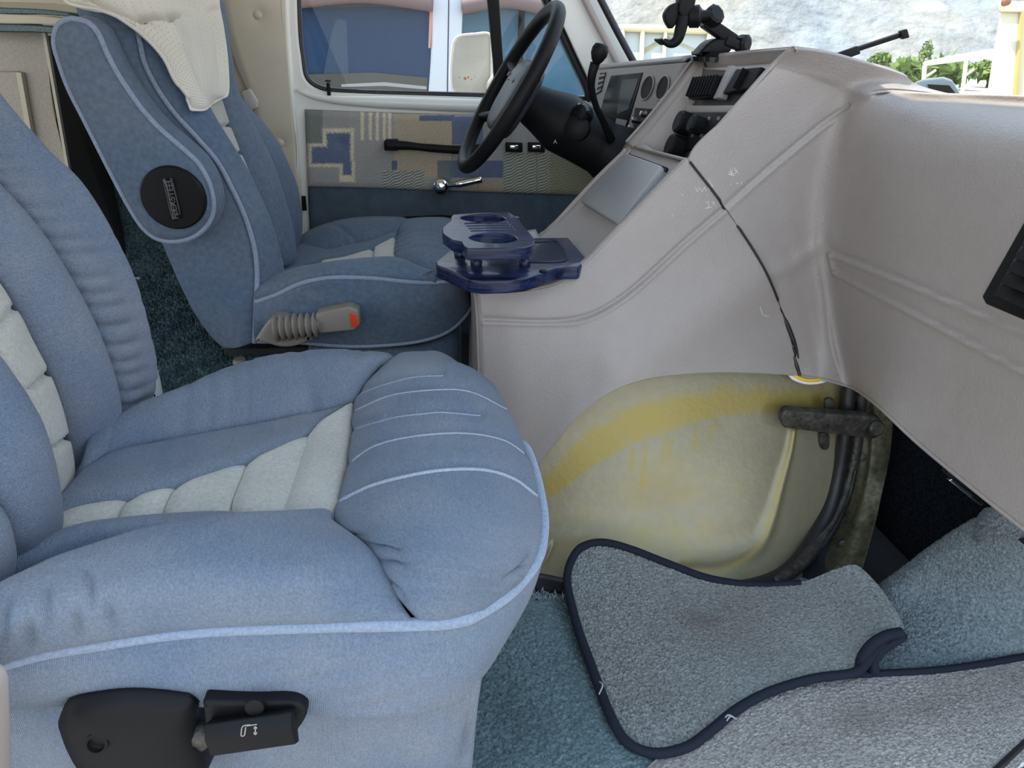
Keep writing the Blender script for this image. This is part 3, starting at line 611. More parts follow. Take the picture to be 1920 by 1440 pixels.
# storage lid, proud of the slope, and the bin lip below it
ld = [PY(1184, 297, 1.42), PY(1250, 322, 1.165), PY(1166, 432, 1.165), PY(1096, 387, 1.42)]
ld = [ld[0]*.0+PY(1184, 297, 1.42), PY(1250, 322, 1.165), PY(1168, 432, 1.165), PY(1097, 386, 1.42)]
nn = np.cross(ld[1]-ld[0], ld[3]-ld[0]); nn /= np.linalg.norm(nn); nn = nn if nn[2] > 0 else -nn
lid = prism('storage_lid', [q+nn*.015 for q in ld], -nn*.022, M['lid'], ec, bev=.003); sub(lid, 'grey hinged storage lid')
prism('lid_gap', [q+nn*.0035 for q in (PY(1181, 290, 1.43), PY(1254, 317, 1.155), PY(1250, 324, 1.155), PY(1179, 297, 1.43))], -nn*.004, M['black'], ec)
for a, b in (((1186, 284, 1.44), (1092, 390, 1.44)), ): tube('bin_lip', [PY(*a)+nn*.004, PY(*b)+nn*.004], .003, MC, ec, n=12, smoothc=False)
tube('bin_lip', gy((1175, 282, 1.465), (1120, 335, 1.465), (1060, 400, 1.465), (1022, 442, 1.465)), .006, MC, ec, n=30)
bin_ = [PY(1097, 388, 1.42), PY(1166, 436, 1.16), PY(1120, 485, 1.16), PY(1045, 440, 1.42)]
prism('storage_bin', [q+nn*.001 for q in bin_], -nn*.004, M['lid'], ec)

# ------------------------------------------------------------------ dashboard
db = thing('dashboard', 'grey plastic dashboard with deep centre recess and plain passenger side', 'dashboard', (.55, 1.2, .3))
MD = M['console']
tx = .88
rows = [
 [PY(1485, 91, 1.10), PY(1545, 98, 1.09), PY(1600, 112, 1.08), PY(1690, 139, 1.065), PY(1762, 171, 1.05), V(.93, .93, .750), V(.90, .72, .750), V(.90, .50, .750), V(.9, .40, .750)],
 [PY(1455, 122, 1.12), PY(1510, 133, 1.11), PY(1560, 146, 1.10), PY(1605, 160, 1.09), PY(1648, 173, 1.05), PX(1700, 175, .67), PX(1800, 179, .67), PX(1920, 184, .665), PX(2020, 188, .665)],
 [PY(1440, 140, 1.12), PY(1495, 156, 1.115), PY(1545, 172, 1.11), PY(1585, 190, 1.10), PY(1620, 196, 1.06), PX(1700, 190, .635), PX(1800, 194, .635), PX(1920, 200, .635), PX(2020, 204, .635)],
 [PY(1370, 213, 1.12), PY(1440, 232, 1.12), PY(1500, 245, 1.115), PY(1560, 262, 1.105), PY(1600, 265, 1.06), PX(1690, 262, .606), PX(1800, 268, .60), PX(1920, 275, .595), PX(2030, 280, .595)],
 [PY(1292, 302, 1.12), PY(1385, 322, 1.12), PY(1465, 342, 1.118), PY(1535, 362, 1.11), PY(1585, 372, 1.06), PX(1680, 375, .600), PX(1800, 385, .592), PX(1920, 400, .586), PX(2040, 410, .586)],
 [PY(1361, 391, 1.115), PY(1420, 410, 1.115), PY(1480, 432, 1.112), PY(1530, 455, 1.105), PY(1572, 470, 1.065), PX(1680, 495, .604), PX(1800, 525, .595), PX(1930, 560, .586), PX(2060, 600, .586)],
 [PY(1433, 502, 1.105), PY(1470, 520, 1.105), PY(1510, 540, 1.105), PY(1545, 560, 1.095), PY(1580, 575, 1.055), PX(1680, 615, .606), PX(1800, 670, .597), PX(1940, 730, .59), PX(2080, 790, .59)],
 [PY(1474, 603, 1.095), PY(1500, 615, 1.095), PY(1528, 628, 1.092), PY(1555, 642, 1.078), PY(1590, 658, 1.04), PX(1670, 700, .606), PX(1790, 780, .600), PX(1950, 880, .595), PX(2100, 960, .595)],
 [PY(1502, 703, 1.075), PY(1520, 706, 1.072), PY(1545, 710, 1.065), PY(1575, 718, 1.04), PY(1605, 730, 1.00), PX(1655, 765, .60), PX(1720, 826, .60), PX(1830, 921, .60), PX(1930, 997, .60), PX(2100, 1110, .60)][:9]]
rows[-1][4:] = [PY(1603, 728, 1.0), PX(1652, 764, .598), PX(1735, 840, .598), PX(1935, 1000, .598), PX(2110, 1120, .598)]
G = grid_from_rows(rows, 260, 200, param=True); N = normals(G)
G = groove(G, N, [(1358, 388), (1420, 332), (1480, 281), (1540, 232), (1590, 198)], 4, .003)
G = groove(G, N, [(1362, 396), (1424, 340), (1486, 288), (1545, 240), (1596, 205)], 4, -.002)
G = groove(G, N, [(1440, 515), (1480, 500), (1520, 470), (1560, 440)], 14, -.003)
for L in ([(1556, 477), (1700, 535), (1850, 598), (2000, 660)], [(1565, 512), (1700, 583), (1850, 663), (2000, 742)]):
    G = groove(G, N, L, 4.5, -.004); G = groove(G, N, [(a, b-9) for a, b in L], 3.5, .002)
G = groove(G, N, [(1557, 478), (1560, 495), (1566, 511)], 4, -.004)
dashp = slab('dash_panel', G, MD, db, thick=.006)
# return lip of the lower dash edge
bl = np.array(rows[-1]); slab('dash_lower_lip', grid_from_rows([bl+V(0, 0, 0), bl+V(.01, .004, -.002), bl+V(.05, .01, .004)], 120, 8), MD, db, thick=.004)
# seam between engine cover and dash
rr = crm(right, 60)
tube('seam_gasket', drape([sidep, dashp], [(1293, 303), (1360, 391), (1432, 503), (1473, 604), (1488, 655), (1500, 700)], 60, .0016), .0019, M['rubber'], db, n=120, k=5)
gp = [onto([sidep, dashp], u, v, .0006) for u, v in ((1463, 578), (1470, 594), (1481, 622), (1492, 652), (1497, 672))]
tube('seam_gap', gp, .004, M['rubber'], db, n=30, k=6, rs=[.001, .0042, .0038, .001])
tube('seam_gap', [onto([sidep, dashp], u, v, .0006) for u, v in ((1488, 668), (1493, 684), (1499, 702))], .003, M['iron'], db, n=16, k=6, rs=[.001, .0035, .003])
# centre stack: sloped frame with a deep recess
# near edge (bright rolled edge), top beam and far frame
ne = gy((1290, 302, 1.125), (1340, 246, 1.125), (1400, 178, 1.125), (1450, 122, 1.125), (1485, 91, 1.105))
tube('recess_rim', ne, .0045, MD, db, n=40)
fo = gy((1174, 268, 1.50), (1215, 222, 1.50), (1262, 165, 1.50), (1290, 125, 1.50), (1302, 108, 1.50))
fi = gy((1188, 277, 1.44), (1228, 232, 1.44), (1275, 172, 1.44), (1305, 132, 1.44), (1322, 117, 1.44))
slab('far_frame', grid_from_rows([fo+[] if 0 else [q+V(.0, .05, -.03) for q in fo], fo, [a*.5+b*.5+V(-.006, 0, .004) for a, b in zip(fo, fi)], fi], 60, 24), MD, db, thick=.008)
tube('frame_bead', [a*.45+b*.55+V(-.009, 0, .006) for a, b in zip(fo, fi)], .003, MD, db, n=40)
# top beam: from far corner to the near corner
tb0 = [PY(1302, 108, 1.50), PY(1390, 98, 1.30), PY(1485, 90, 1.10)]
tb1 = [PY(1322, 117, 1.44), PY(1400, 108, 1.28), PY(1468, 101, 1.13)]
slab('top_beam', grid_from_rows([[q+V(.16, 0, -.02) for q in tb0], [q+V(.02, 0, .001) for q in tb0], tb0, tb1, [q+V(.004, 0, -.012) for q in tb1]], 60, 30), MD, db, thick=.008)
# recess walls
BK = [PY(1310, 128, 1.42), PY(1300, 190, 1.42), PY(1256, 292, 1.42)]
rec = [q+V(.0, 0, 0) for q in fi]; bk = crm([PY(1318, 126, 1.43), PY(1306, 185, 1.425), PY(1253, 292, 1.42)][::-1], 5)
slab('recess_side', grid_from_rows([fi, bk], 30, 12), MD, db, thick=.005)
bkn = [V(q[0]+.004, 1.125, q[2]) for q in bk]
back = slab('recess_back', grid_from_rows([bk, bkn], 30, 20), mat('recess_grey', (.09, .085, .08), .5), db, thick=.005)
slab('recess_floor', grid_from_rows([[PY(1188, 277, 1.44), PY(1253, 294, 1.42)], [PY(1292, 304, 1.125), bkn[0]]], 12, 20), MD, db, thick=.005)
slab('recess_top', grid_from_rows([[q+V(.004, 0, -.010) for q in tb1], [bk[-1], V(bk[-1][0], 1.28, bk[-1][2]), bkn[-1]]], 12, 8), MD, db, thick=.004)
# dash vents of the centre stack
BN = np.cross(bkn[-1]-bk[0], bk[-1]-bk[0]); BN /= np.linalg.norm(BN); BN = BN if BN[0] < 0 else -BN
def facing(px, py): r = ray(px, py); return CAM+r*(((bk[0]-CAM)@BN)/(r@BN))
def plate(name, pts, mt, th, parent, bev=.0, lift=0): 
    q = [facing(*p) for p in pts]
    if any(x is None for x in q): return None
    return prism(name, [x+BN*(th+lift) for x in q], -BN*th, mt, parent, bev)
def line(a, b, t): return (a[0]*(1-t)+b[0]*t, a[1]*(1-t)+b[1]*t)
def stack_vent(c4, n, name='air_vent', fin=True):
    o = plate(name, c4, M['black'], .012, db, .002); sub(o, 'black centre air vent')
    a, b, c, d = c4
    for i in range(n):
        t = (i+.5)/n; u = line(a, b, t); v = line(d, c, t); P0, P1 = facing(*line(u, v, .08)), facing(*line(u, v, .95))
        if P0 is not None and P1 is not None: box('vent_fin', (P0+P1)/2+BN*.016, (.002, .010, np.linalg.norm(P1-P0)), M['black'], o, rot=np.stack([np.cross(BN, (P1-P0)/np.linalg.norm(P1-P0)), BN, (P1-P0)/np.linalg.norm(P1-P0)], 1))
    return o
v1 = stack_vent([(1316, 148), (1367, 144), (1350, 186), (1300, 189)], 9)
v2 = stack_vent([(1392, 134), (1440, 130), (1420, 170), (1366, 180)], 1)
plate('vent_divider', [(1378, 129), (1387, 128), (1362, 188), (1350, 190)], M['chrome'], .014, db, .001); bpy.data.objects['vent_divider'].data.materials[0] = M['dash']
plate('radio_fascia', [(1294, 200), (1405, 200), (1390, 214), (1290, 214)], M['dash'], .008, db, .002)
rad = plate('radio', [(1300, 214), (1392, 214), (1330, 282), (1262, 284)], M['black'], .010, db, .002)
for i, (u, v, r_) in enumerate(((1292, 236, .021), (1318, 240, .016), (1276, 280, .022))):
    c = facing(u+8, v+2)
    if c is not None:
        k_ = lathe('radio_knob', c+BN*.008, BN, [(r_, 0), (r_, .022), (r_*.85, .026)], M['black'], db, k=14, autos=20)
for i, (u, v) in enumerate(((1322, 226), (1340, 226), (1358, 226), (1308, 258), (1325, 258))):
    c = facing(u, v)
    if c is not None and rad is not None: box('radio_button', c+BN*.0105, (.012, .002, .006), M['grey'], rad, rot=np.stack([V(0, 1, 0), BN, np.cross(V(0, 1, 0), BN)], 1))
# instrument panel, driver side
ip = gx((1121, 132, .405), (1279, 118, .46), (1262, 170, .45), (1176, 262, .43), (1140, 262, .42), (1108, 240, .40))
ipn = np.cross(ip[1]-ip[0], ip[3]-ip[0]); ipn /= np.linalg.norm(ipn); ipn = ipn if ipn[0] < 0 else -ipn
def onplane(px, py, lift=0, o=ip[0], n=ipn): r = ray(px, py); return CAM+r*(((o-CAM)@n)/(r@n))+n*lift
IPc = [(1119, 130), (1281, 116), (1262, 172), (1178, 262), (1176, 300), (1100, 300)]
ipan = prism('instrument_panel', [onplane(*q) for q in IPc], -ipn*.02, M['dash'], db, bev=.004)
ltop = [onplane(1119, 130), onplane(1281, 116)]
slab('instrument_hood', grid_from_rows([ltop, [ltop[0]+V(.05, 0, .006), ltop[1]+V(.05, 0, .006)], [ltop[0]+V(.40, 0, -.03), ltop[1]+V(.36, 0, -.03)]], 20, 12), M['dash'], db, thick=.006)
M['lens'] = mat('dark_lens', (.008, .008, .01), .25, spec=.12)
cl = prism('gauge_cluster', [onplane(*q, .002) for q in ((1147, 142), (1206, 136), (1195, 175), (1183, 216), (1172, 256), (1139, 252), (1126, 214), (1134, 180))], -ipn*.004, M['lens'], db, bev=.001)
prism('gauge_display', [onplane(*q, .003) for q in ((1168, 150), (1200, 146), (1180, 205), (1158, 215))], -ipn*.002, mat('lens_smoke', (.03, .045, .06), .2, spec=.2), cl)
prism('gauge_display', [onplane(*q, .003) for q in ((1158, 222), (1178, 226), (1168, 252), (1152, 246))], -ipn*.002, M['lid'], cl)
for u in (1215, 1244):
    c = onplane(u, 165); e1 = onplane(u+8, 142)-c; e2 = onplane(u+10, 168)-c; e1 = e1*.98
    th = np.linspace(0, 2*pi, 40, endpoint=False); o_ = [c+e1*cos(a)+e2*sin(a)+ipn*.002 for a in th]
    vt = prism('round_vent', o_, -ipn*.003, M['black'], db)
    tube('vent_ring', [q+ipn*.001 for q in o_], .0018, M['dash'], vt, closed=True, n=50, k=5)
sw = prism('switch_panel', [onplane(*q, .002) for q in ((1192, 202), (1232, 205), (1208, 240), (1184, 252))], -ipn*.004, M['black'], db, bev=.001)
for u, v in ((1197, 226), (1190, 240), (1214, 214)): lathe('switch_knob', onplane(u, v, .003), ipn, [(.007, 0), (.006, .012), (.004, .014)], M['chrome'], sw, k=14)
lv = prism('side_vent', [onplane(*q, .002) for q in ((1126, 137), (1137, 136), (1128, 172), (1119, 178))], -ipn*.004, M['black'], db)
for i in range(4): t = (i+.5)/4; prism('vent_blade', [onplane(*q, .004) for q in (line((1126, 137), (1119, 178), t-.04), line((1137, 136), (1128, 172), t-.04), line((1137, 136), (1128, 172), t+.06), line((1126, 137), (1119, 178), t+.06))], -ipn*.003, M['dash'], lv)
prism('lower_panel', [onplane(*q, -.01) for q in ((1140, 250), (1230, 215), (1220, 330), (1120, 345))], -ipn*.05, M['black'], db)
# far dash top towards the windscreen, hidden side panels
slab('dash_top', grid_from_rows([[V(.50, 2.05, .776), V(.50, 1.5, .79), V(.60, 1.14, .785)], [V(.78, 2.0, .74), V(.90, 1.5, .75), V(.95, 1.1, .75)]], 40, 10), M['dash'], db, thick=.01)
# passenger side air vent at the right edge
vq = [onto(dashp, *q) for q in ((1919, 420), (1850, 548), (1919, 583))]
vo = [(1935, 398), (1846, 556), (1853, 570), (1990, 628), (2010, 420)]
vp = [onto(dashp, *q, .004) if onto(dashp, *q) is not None else PX(*q, .586) for q in vo]
vn = V(-1, 0, 0)
rim = prism('passenger_vent', vp, V(.02, 0, 0), M['black'], db, bev=.003); sub(rim, 'black framed passenger air vent')
ri = [(1938, 428), (1870, 550), (1990, 604), (2000, 440)]; rp = [PX(*q, vp[0][0]-.002) for q in ri]
tube('vent_bezel', rp+[rp[0]], .0022, M['rubber'], rim, n=5, smoothc=False)
for i in range(5):
    t = .12+.19*i; a, b = line(ri[0], ri[1], t), line(ri[3], ri[2], t); pa, pb = PX(*a, vp[0][0]-.004), PX(*b, vp[0][0]-.004)
    prism('vent_blade', [pa, pb, pb+V(-.006, 0, -.010), pa+V(-.006, 0, -.010)], V(.002, 0, .002), M['black'], rim)
# scratches on the vinyl
M['scr'] = mat('scratch_white', (.75, .74, .72), .8)
def scratch(L, r=.0005): 
    P = drape([sidep, dashp], L, 14, .0002)
    if len(P) > 2: 
        return tube('scratch', P, r, M['scr'], db, n=20, k=4, smoothc=False)
for L in [[(1304, 352), (1308, 360), (1311, 351), (1316, 360), (1321, 350)], [(1321, 352), (1325, 358)], [(1327, 344), (1331, 356), (1334, 345)], [(1328, 336), (1332, 343), (1338, 351)], [(1323, 381), (1328, 378), (1328, 391)], [(1322, 391), (1334, 388)], [(1338, 378), (1335, 384), (1340, 383), (1338, 378)],
          [(1366, 322), (1372, 330), (1369, 317)], [(1374, 316), (1372, 326), (1380, 324), (1377, 314)], [(1379, 318), (1384, 326)], [(1364, 327), (1378, 329)], [(1368, 345), (1372, 346)], [(1380, 343), (1385, 345)], [(1390, 341), (1391, 346)], [(1277, 364), (1281, 366)], [(1260, 402), (1260, 407)], [(1425, 575), (1431, 590), (1442, 593)]]: scratch(L)

# ------------------------------------------------------------------ metal engine housing below the console
def gold():
    m = mat('gold_metal', (.290, .262, .175), .40, .35, mott=(6, .06), mott2=(60, .05), bump=(90, .25, .002)); N = m.node_tree.nodes; L = m.node_tree.links; b = N['Principled BSDF']
    at = N.new('ShaderNodeAttribute'); at.attribute_name = 'stain'; n = N.new('ShaderNodeTexNoise'); n.inputs['Scale'].default_value = 28; n.inputs['Detail'].default_value = 6
    t = N.new('ShaderNodeTexCoord'); L.new(t.outputs['Object'], n.inputs['Vector'])
    a = N.new('ShaderNodeMath'); a.operation = 'ADD'; L.new(at.outputs['Fac'], a.inputs[0]); L.new(n.outputs['Fac'], a.inputs[1])
    r = N.new('ShaderNodeMapRange'); r.inputs[1].default_value = .6; r.inputs[2].default_value = 1.5; L.new(a.outputs[0], r.inputs[0])
    mx = N.new('ShaderNodeMix'); mx.data_type = 'RGBA'; mx.inputs[7].default_value = (.33, .255, .070, 1)
    L.new(r.outputs[0], mx.inputs[0]); L.new(b.inputs['Base Color'].links[0].from_socket, mx.inputs[6]); L.new(mx.outputs[2], b.inputs['Base Color'])
    return m
M['gold'] = gold()
eh = thing('engine_housing', 'bare gold stained metal engine housing under the console side', 'engine housing', (.4, 1.05, 0))
rows = [gy((880, 760, 1.10), (1005, 700, 1.105), (1120, 690, 1.105), (1250, 672, 1.105), (1400, 668, 1.105), (1500, 680, 1.105), (1610, 690, 1.105)),
        gy((890, 860, 1.09), (985, 838, 1.085), (1100, 805, 1.08), (1240, 770, 1.075), (1380, 760, 1.075), (1490, 765, 1.08), (1600, 770, 1.09)),
        gy((900, 950, 1.075), (1000, 925, 1.06), (1110, 900, 1.045), (1240, 870, 1.035), (1370, 860, 1.035), (1480, 860, 1.045), (1585, 860, 1.065)),
        gy((905, 1030, 1.04), (1005, 990, 1.03), (1120, 985, 1.01), (1240, 970, 1.0), (1350, 960, .995), (1460, 950, 1.01), (1560, 950, 1.035)),
        gy((905, 1075, .985), (1010, 1045, .98), (1120, 1045, .965), (1230, 1050, .955), (1330, 1045, .955), (1430, 1035, .965), (1520, 1030, .99)),
        gz((905, 1112, .002), (1005, 1093, .002), (1110, 1108, .002), (1220, 1118, .002), (1320, 1122, .002), (1420, 1114, .002), (1500, 1090, .002))]
G = grid_from_rows(rows, 240, 170); N = normals(G)
rb = [(1486, 806), (1478, 850), (1462, 910), (1446, 970), (1425, 1020), (1390, 1053), (1345, 1070), (1280, 1072)]
d, t = dist_poly(pix(G), sm2(rb)); w = 4+9*np.clip(t*1.6, 0, 1); G = G+N*(.009*np.exp(-(d/w)**2))[..., None]
d1, _ = dist_poly(pix(G), sm2([(1000, 1035), (1040, 1050), (1100, 1020), (1180, 1035)])); G = G-N*(.006*np.exp(-(d1/16)**2))[..., None]*0
G = groove(G, N, [(1040, 1012), (1030, 1035), (1020, 1058)], 4, .006, True)
hs = slab('housing_shell', G, M['gold'], eh, thick=.006)
me = hs.data; at = me.attributes.new('stain', 'FLOAT', 'POINT'); pp = pix(G)
band, _ = dist_poly(pp, sm2([(1000, 960), (1060, 890), (1120, 835), (1200, 790), (1300, 762), (1400, 738), (1500, 735), (1600, 745)]))
s1 = np.clip(1.05-(band/52)**2*.75, 0, 1)
cut, _ = dist_poly(pp, sm2([(1090, 890), (1170, 845), (1250, 815), (1340, 785), (1460, 778)]))
ln = sm2([(960, 985), (1090, 890), (1170, 842), (1250, 812), (1340, 783), (1460, 776), (1620, 790)]); below = pp[..., 1] > np.interp(pp[..., 0], ln[:, 0], ln[:, 1]); s1 = np.where(below, s1*.15, s1)
up = np.clip((pp[..., 1]-(np.interp(pp[..., 0], [1000, 1100, 1200, 1350, 1600], [900, 790, 735, 715, 715])))/30, 0, 1); s1 *= up
d2, _ = dist_poly(pp, sm2(rb)); s2 = .65*np.exp(-(d2/8)**2)
d3 = np.hypot((pp[..., 0]-1240)/110, (pp[..., 1]-905)/70); s3 = .36*np.exp(-d3**2)
d4 = np.hypot((pp[..., 0]-1180)/230, (pp[..., 1]-1010)/50); s4 = .40*np.exp(-d4**2)
st_ = np.clip(np.maximum.reduce([s1, s2, s3, s4]), 0, 1)
for L in [[(1184, 842), (1186, 860), (1183, 882)], [(1212, 832), (1210, 850), (1208, 868)], [(1210, 868), (1204, 895), (1203, 915)], [(1247, 820), (1244, 845), (1240, 862)], [(1262, 818), (1256, 840), (1254, 862)], [(1307, 803), (1306, 825), (1301, 842)], [(1333, 793), (1330, 822)], [(1345, 790), (1344, 812)]]:
    d5, _ = dist_poly(pp, L); st_ = np.maximum(st_, np.exp(-(d5/3.2)**2))
at.data.foreach_set('value', np.r_[st_.ravel(), st_.ravel()])
# rubber seal round the front edge and the flange behind
sl = gy((1594, 700, 1.085), (1588, 760, 1.075), (1583, 820, 1.065), (1574, 880, 1.055), (1560, 940, 1.035), (1538, 990, 1.005), (1505, 1040, .960), (1468, 1076, .915), (1420, 1096, .888), (1350, 1108, .875))
tube('rubber_seal', sl, .013, M['rubber'], eh, n=90, k=10)
tube('rubber_seal', gy((1617, 720, 1.09), (1610, 790, 1.085), (1603, 850, 1.075), (1588, 910, 1.06), (1566, 965, 1.025), (1535, 1015, .98), (1495, 1062, .925), (1450, 1092, .892)), .011, M['iron'], eh, n=90, k=8)
tube('rubber_seal', gy((1604, 880, 1.06), (1592, 930, 1.045), (1568, 985, 1.00), (1530, 1040, .955), (1490, 1078, .91), (1440, 1100, .882)), .004, M['rubber'], eh, n=60, k=6)
sl2 = gy((1605, 690, 1.10), (1603, 800, 1.09), (1598, 880, 1.075), (1582, 950, 1.05), (1560, 1010, 1.02), (1535, 1050, .985), (1505, 1095, .945))
sr2 = gy((1680, 700, 1.10), (1672, 830, 1.07), (1664, 880, 1.05), (1650, 940, 1.01), (1632, 1010, .955), (1615, 1070, .905), (1600, 1115, .87))
G = grid_from_rows([sl2, [a*.55+b*.45+V(-.01, -.004, 0) for a, b in zip(sl2, sr2)], [a*.45+b*.55+V(-.012, -.014, 0) for a, b in zip(sl2, sr2)], [a*.3+b*.7+V(-.004, -.012, 0) for a, b in zip(sl2, sr2)], sr2], 90, 40)
fl = slab('front_flange', G, M['olive'], eh, thick=.004); sub(fl, 'grimy olive flange with rivets')
for u, v in ((1618, 857), (1580, 1020)):
    c = onto(fl, u, v, fallback=PY(u, v, 1.08)); lathe('rivet', c, V(-.2, -.9, .35), [(.0085, -.002), (.008, .003), (.004, .005)], M['iron'], fl, k=16)
# latch
def rounded(a, b, w0, w1, n=10):
    a, b = np.array(a, float), np.array(b, float); d = (b-a)/np.linalg.norm(b-a); nn = V(-d[1], d[0]); o = []
    for t in np.linspace(pi/2, 3*pi/2, n): o.append(a+d*cos(t)*w0*.7+nn*sin(t)*w0)
    for t in np.linspace(-pi/2, pi/2, n): o.append(b+d*cos(t)*w1+nn*sin(t)*w1)
    return o
lt = thing('hood_latch', 'grimy iron latch arm clamped across the front of the gold housing', 'latch', tuple(PY(1560, 800, 1.02)))
la = prism('latch_arm', [PY(u, v, 1.035) for u, v in rounded((1476, 787), (1636, 803), 17, 21)], V(0, .016, .004), M['iron'], lt, bev=.004)
lathe('pivot_bolt', PY(1642, 803, 1.030), V(0, -1, .3), [(.014, -.004), (.014, .004), (.011, .007), (.004, .007)], M['iron'], lt, k=20)
for u, v in ((1557, 762), (1547, 826)): prism('strike_tab', [PY(u+a, v+b, 1.058) for a, b in rounded((0, -8), (0, 10), 9, 9)], V(0, .01, 0), M['iron'], lt, bev=.003)
# wires peeking out below the seam
for i, (cm, nm, yy, lb) in enumerate(((mat('yellow_wire', (.85, .55, .03), .4), 'wire', 0, 'yellow wire sagging below the console and dash seam, above the white one'), (mat('white_wire', (.8, .8, .78), .4), 'wire', 4, 'white wire sagging below the console and dash seam, under the yellow one'))):
    tag(tube(nm, gy((1480-yy, 700-yy, 1.085), (1492-yy, 706+yy, 1.075), (1515, 713+yy*1.3, 1.07), (1538+yy*2, 711+yy*.8, 1.07), (1556+yy*3, 700, 1.085)), .0030, cm, None, n=40), lb, 'wire', 'wires under the dash')

# ------------------------------------------------------------------ floor coverings
def pile(G, a, seed=0, lat=.5):
    r = np.random.default_rng(seed); N = normals(G); h = r.normal(size=G.shape[:2]).clip(-2, 2); sp1 = np.linalg.norm(np.gradient(G, axis=1), axis=2); sp2 = np.linalg.norm(np.gradient(G, axis=0), axis=2); a = np.minimum(a, .85*np.minimum(sp1, sp2))
    g2 = np.gradient(G, axis=1); g2 /= np.linalg.norm(g2, axis=2, keepdims=True); 
    return G+N*(a*h)[..., None]+g2*(a*lat*r.normal(size=G.shape[:2]))[..., None]
# near cab carpet: teal at the seat, worn grey towards the door step
ys = np.linspace(.53, 1.0, 190)
G = np.array([[V(x, y, .001+.004*sin(9*x+3)*sin(7*y)) for x in np.linspace(-.10, float(np.interp(y, [.62, .82, .9, 1.0], [1.02, .79, .66, .50])), 420)] for y in ys])
ck = struct(slab('floor_carpet', pile(G, .0013, 1), M['carpet'], None, thick=.004)); ck.name = 'floor_carpet'
# footwell carpet climbing the wheel arch on the right
rows = [gz((1640, 1104, .045), (1690, 1068, .09), (1740, 1030, .15), (1800, 990, .22), (1850, 965, .28), (1885, 958, .33), (1990, 930, .40)),
        gz((1600, 1190, .020), (1680, 1150, .045), (1750, 1110, .085), (1820, 1080, .13), (1890, 1060, .17), (1980, 1040, .21), (2060, 1020, .25)),
        gz((1590, 1290, .008), (1680, 1275, .010), (1760, 1262, .015), (1840, 1250, .02), (1920, 1240, .025), (2000, 1228, .03), (2090, 1215, .03))]
rows = [[q+V(.06, .07, -.10) for q in rows[0]]]+rows
G = grid_from_rows(rows, 230, 190)
struct(slab('trim_1', pile(G, .0014, 2), mat('blue_grey_carpet', (.165, .205, .225), .95, mott=(4, .15), mott2=(230, .34), bump=(190, .9, .004), sheen=.2, spec=.05), None, thick=.006))
# dark toe board behind
struct(slab('trim_2', grid_from_rows([[V(.85, 1.30, .75), V(.95, 1.2, .75), V(.985, .8, .75), V(.985, .6, .75), V(.985, .46, .75)], [V(.87, 1.17, .30), V(.90, 1.05, .25), V(.95, .85, .25), V(.985, .6, .3), V(.985, .46, .3)], [V(.84, 1.14, -.002), V(.85, .95, -.002), V(.88, .82, -.002), V(.98, .6, -.002), V(.98, .46, -.002)]], 60, 60), mat('black_firewall', (.006, .008, .011), .9, mott=(200, .8), bump=(200, .8, .004), spec=.1), None, thick=.01))
strip = gy((1690, 830, .98), (1720, 850, .90), (1780, 880, .80))
ub = thing('under_dash_bracket', 'dark metal bracket with a screw under the right dash edge', 'bracket', tuple(PY(1830, 930, .75)))
prism('bracket_bar', [PY(u, v, .74) for u, v in ((1778, 868), (1800, 868), (1862, 950), (1930, 1010), (1930, 1024), (1850, 962), (1776, 892))], V(.0, .012, 0), M['black'], ub, bev=.002)
prism('bracket_strip', [PY(u, v, .735) for u, v in ((1779, 901), (1786, 899), (1846, 944), (1840, 950))], V(0, .006, 0), M['chrome'], ub, bev=.001)
lathe('bracket_screw', PY(1861, 962, .735), V(-.2, -1, .3), [(.006, 0), (.006, .003), (.003, .004)], M['olive'], ub, k=14)
prism('bracket_foot', [PY(u, v, .70) for u, v in ((1868, 972), (1890, 975), (1930, 1000), (1930, 1030), (1895, 1000))], V(.0, .012, 0), M['black'], ub, bev=.002)
# lower right grey mat with bound edge
mb = thing('floor_mat', 'worn grey-beige floor mat filling the bottom right corner', 'mat', (.62, .6, 0))
e0 = gz((1180, 1470, .006), (1250, 1408, .008), (1330, 1370, .010), (1420, 1315, .012), (1500, 1285, .014), (1590, 1272, .018), (1660, 1268, .022), (1760, 1262, .026), (1850, 1250, .030), (1930, 1236, .034), (2020, 1220, .034))
e1 = gz((1180, 1560, .006), (1300, 1560, .006), (1420, 1550, .006), (1530, 1545, .008), (1640, 1540, .01), (1750, 1530, .012), (1830, 1510, .012), (1880, 1470, .014), (1925, 1420, .016), (1980, 1370, .018), (2060, 1320, .02))
G = grid_from_rows([e0, [a*.5+b*.5+V(0, 0, .006) for a, b in zip(e0, e1)], e1], 330, 170)
mg2 = mat('grey_beige_pile', (.35, .335, .315), .95, mott=(4, .12), mott2=(230, .34), bump=(190, .9, .004), sheen=.2, spec=.05)
mp2 = slab('mat_pile', pile(G, .0014, 3), mg2, mb, thick=.006); _G2 = G
tube('mat_binding', np.array(e0)[5:]+V(-.002, .004, .001), .0055, M['binding'], mb, n=90, k=8)
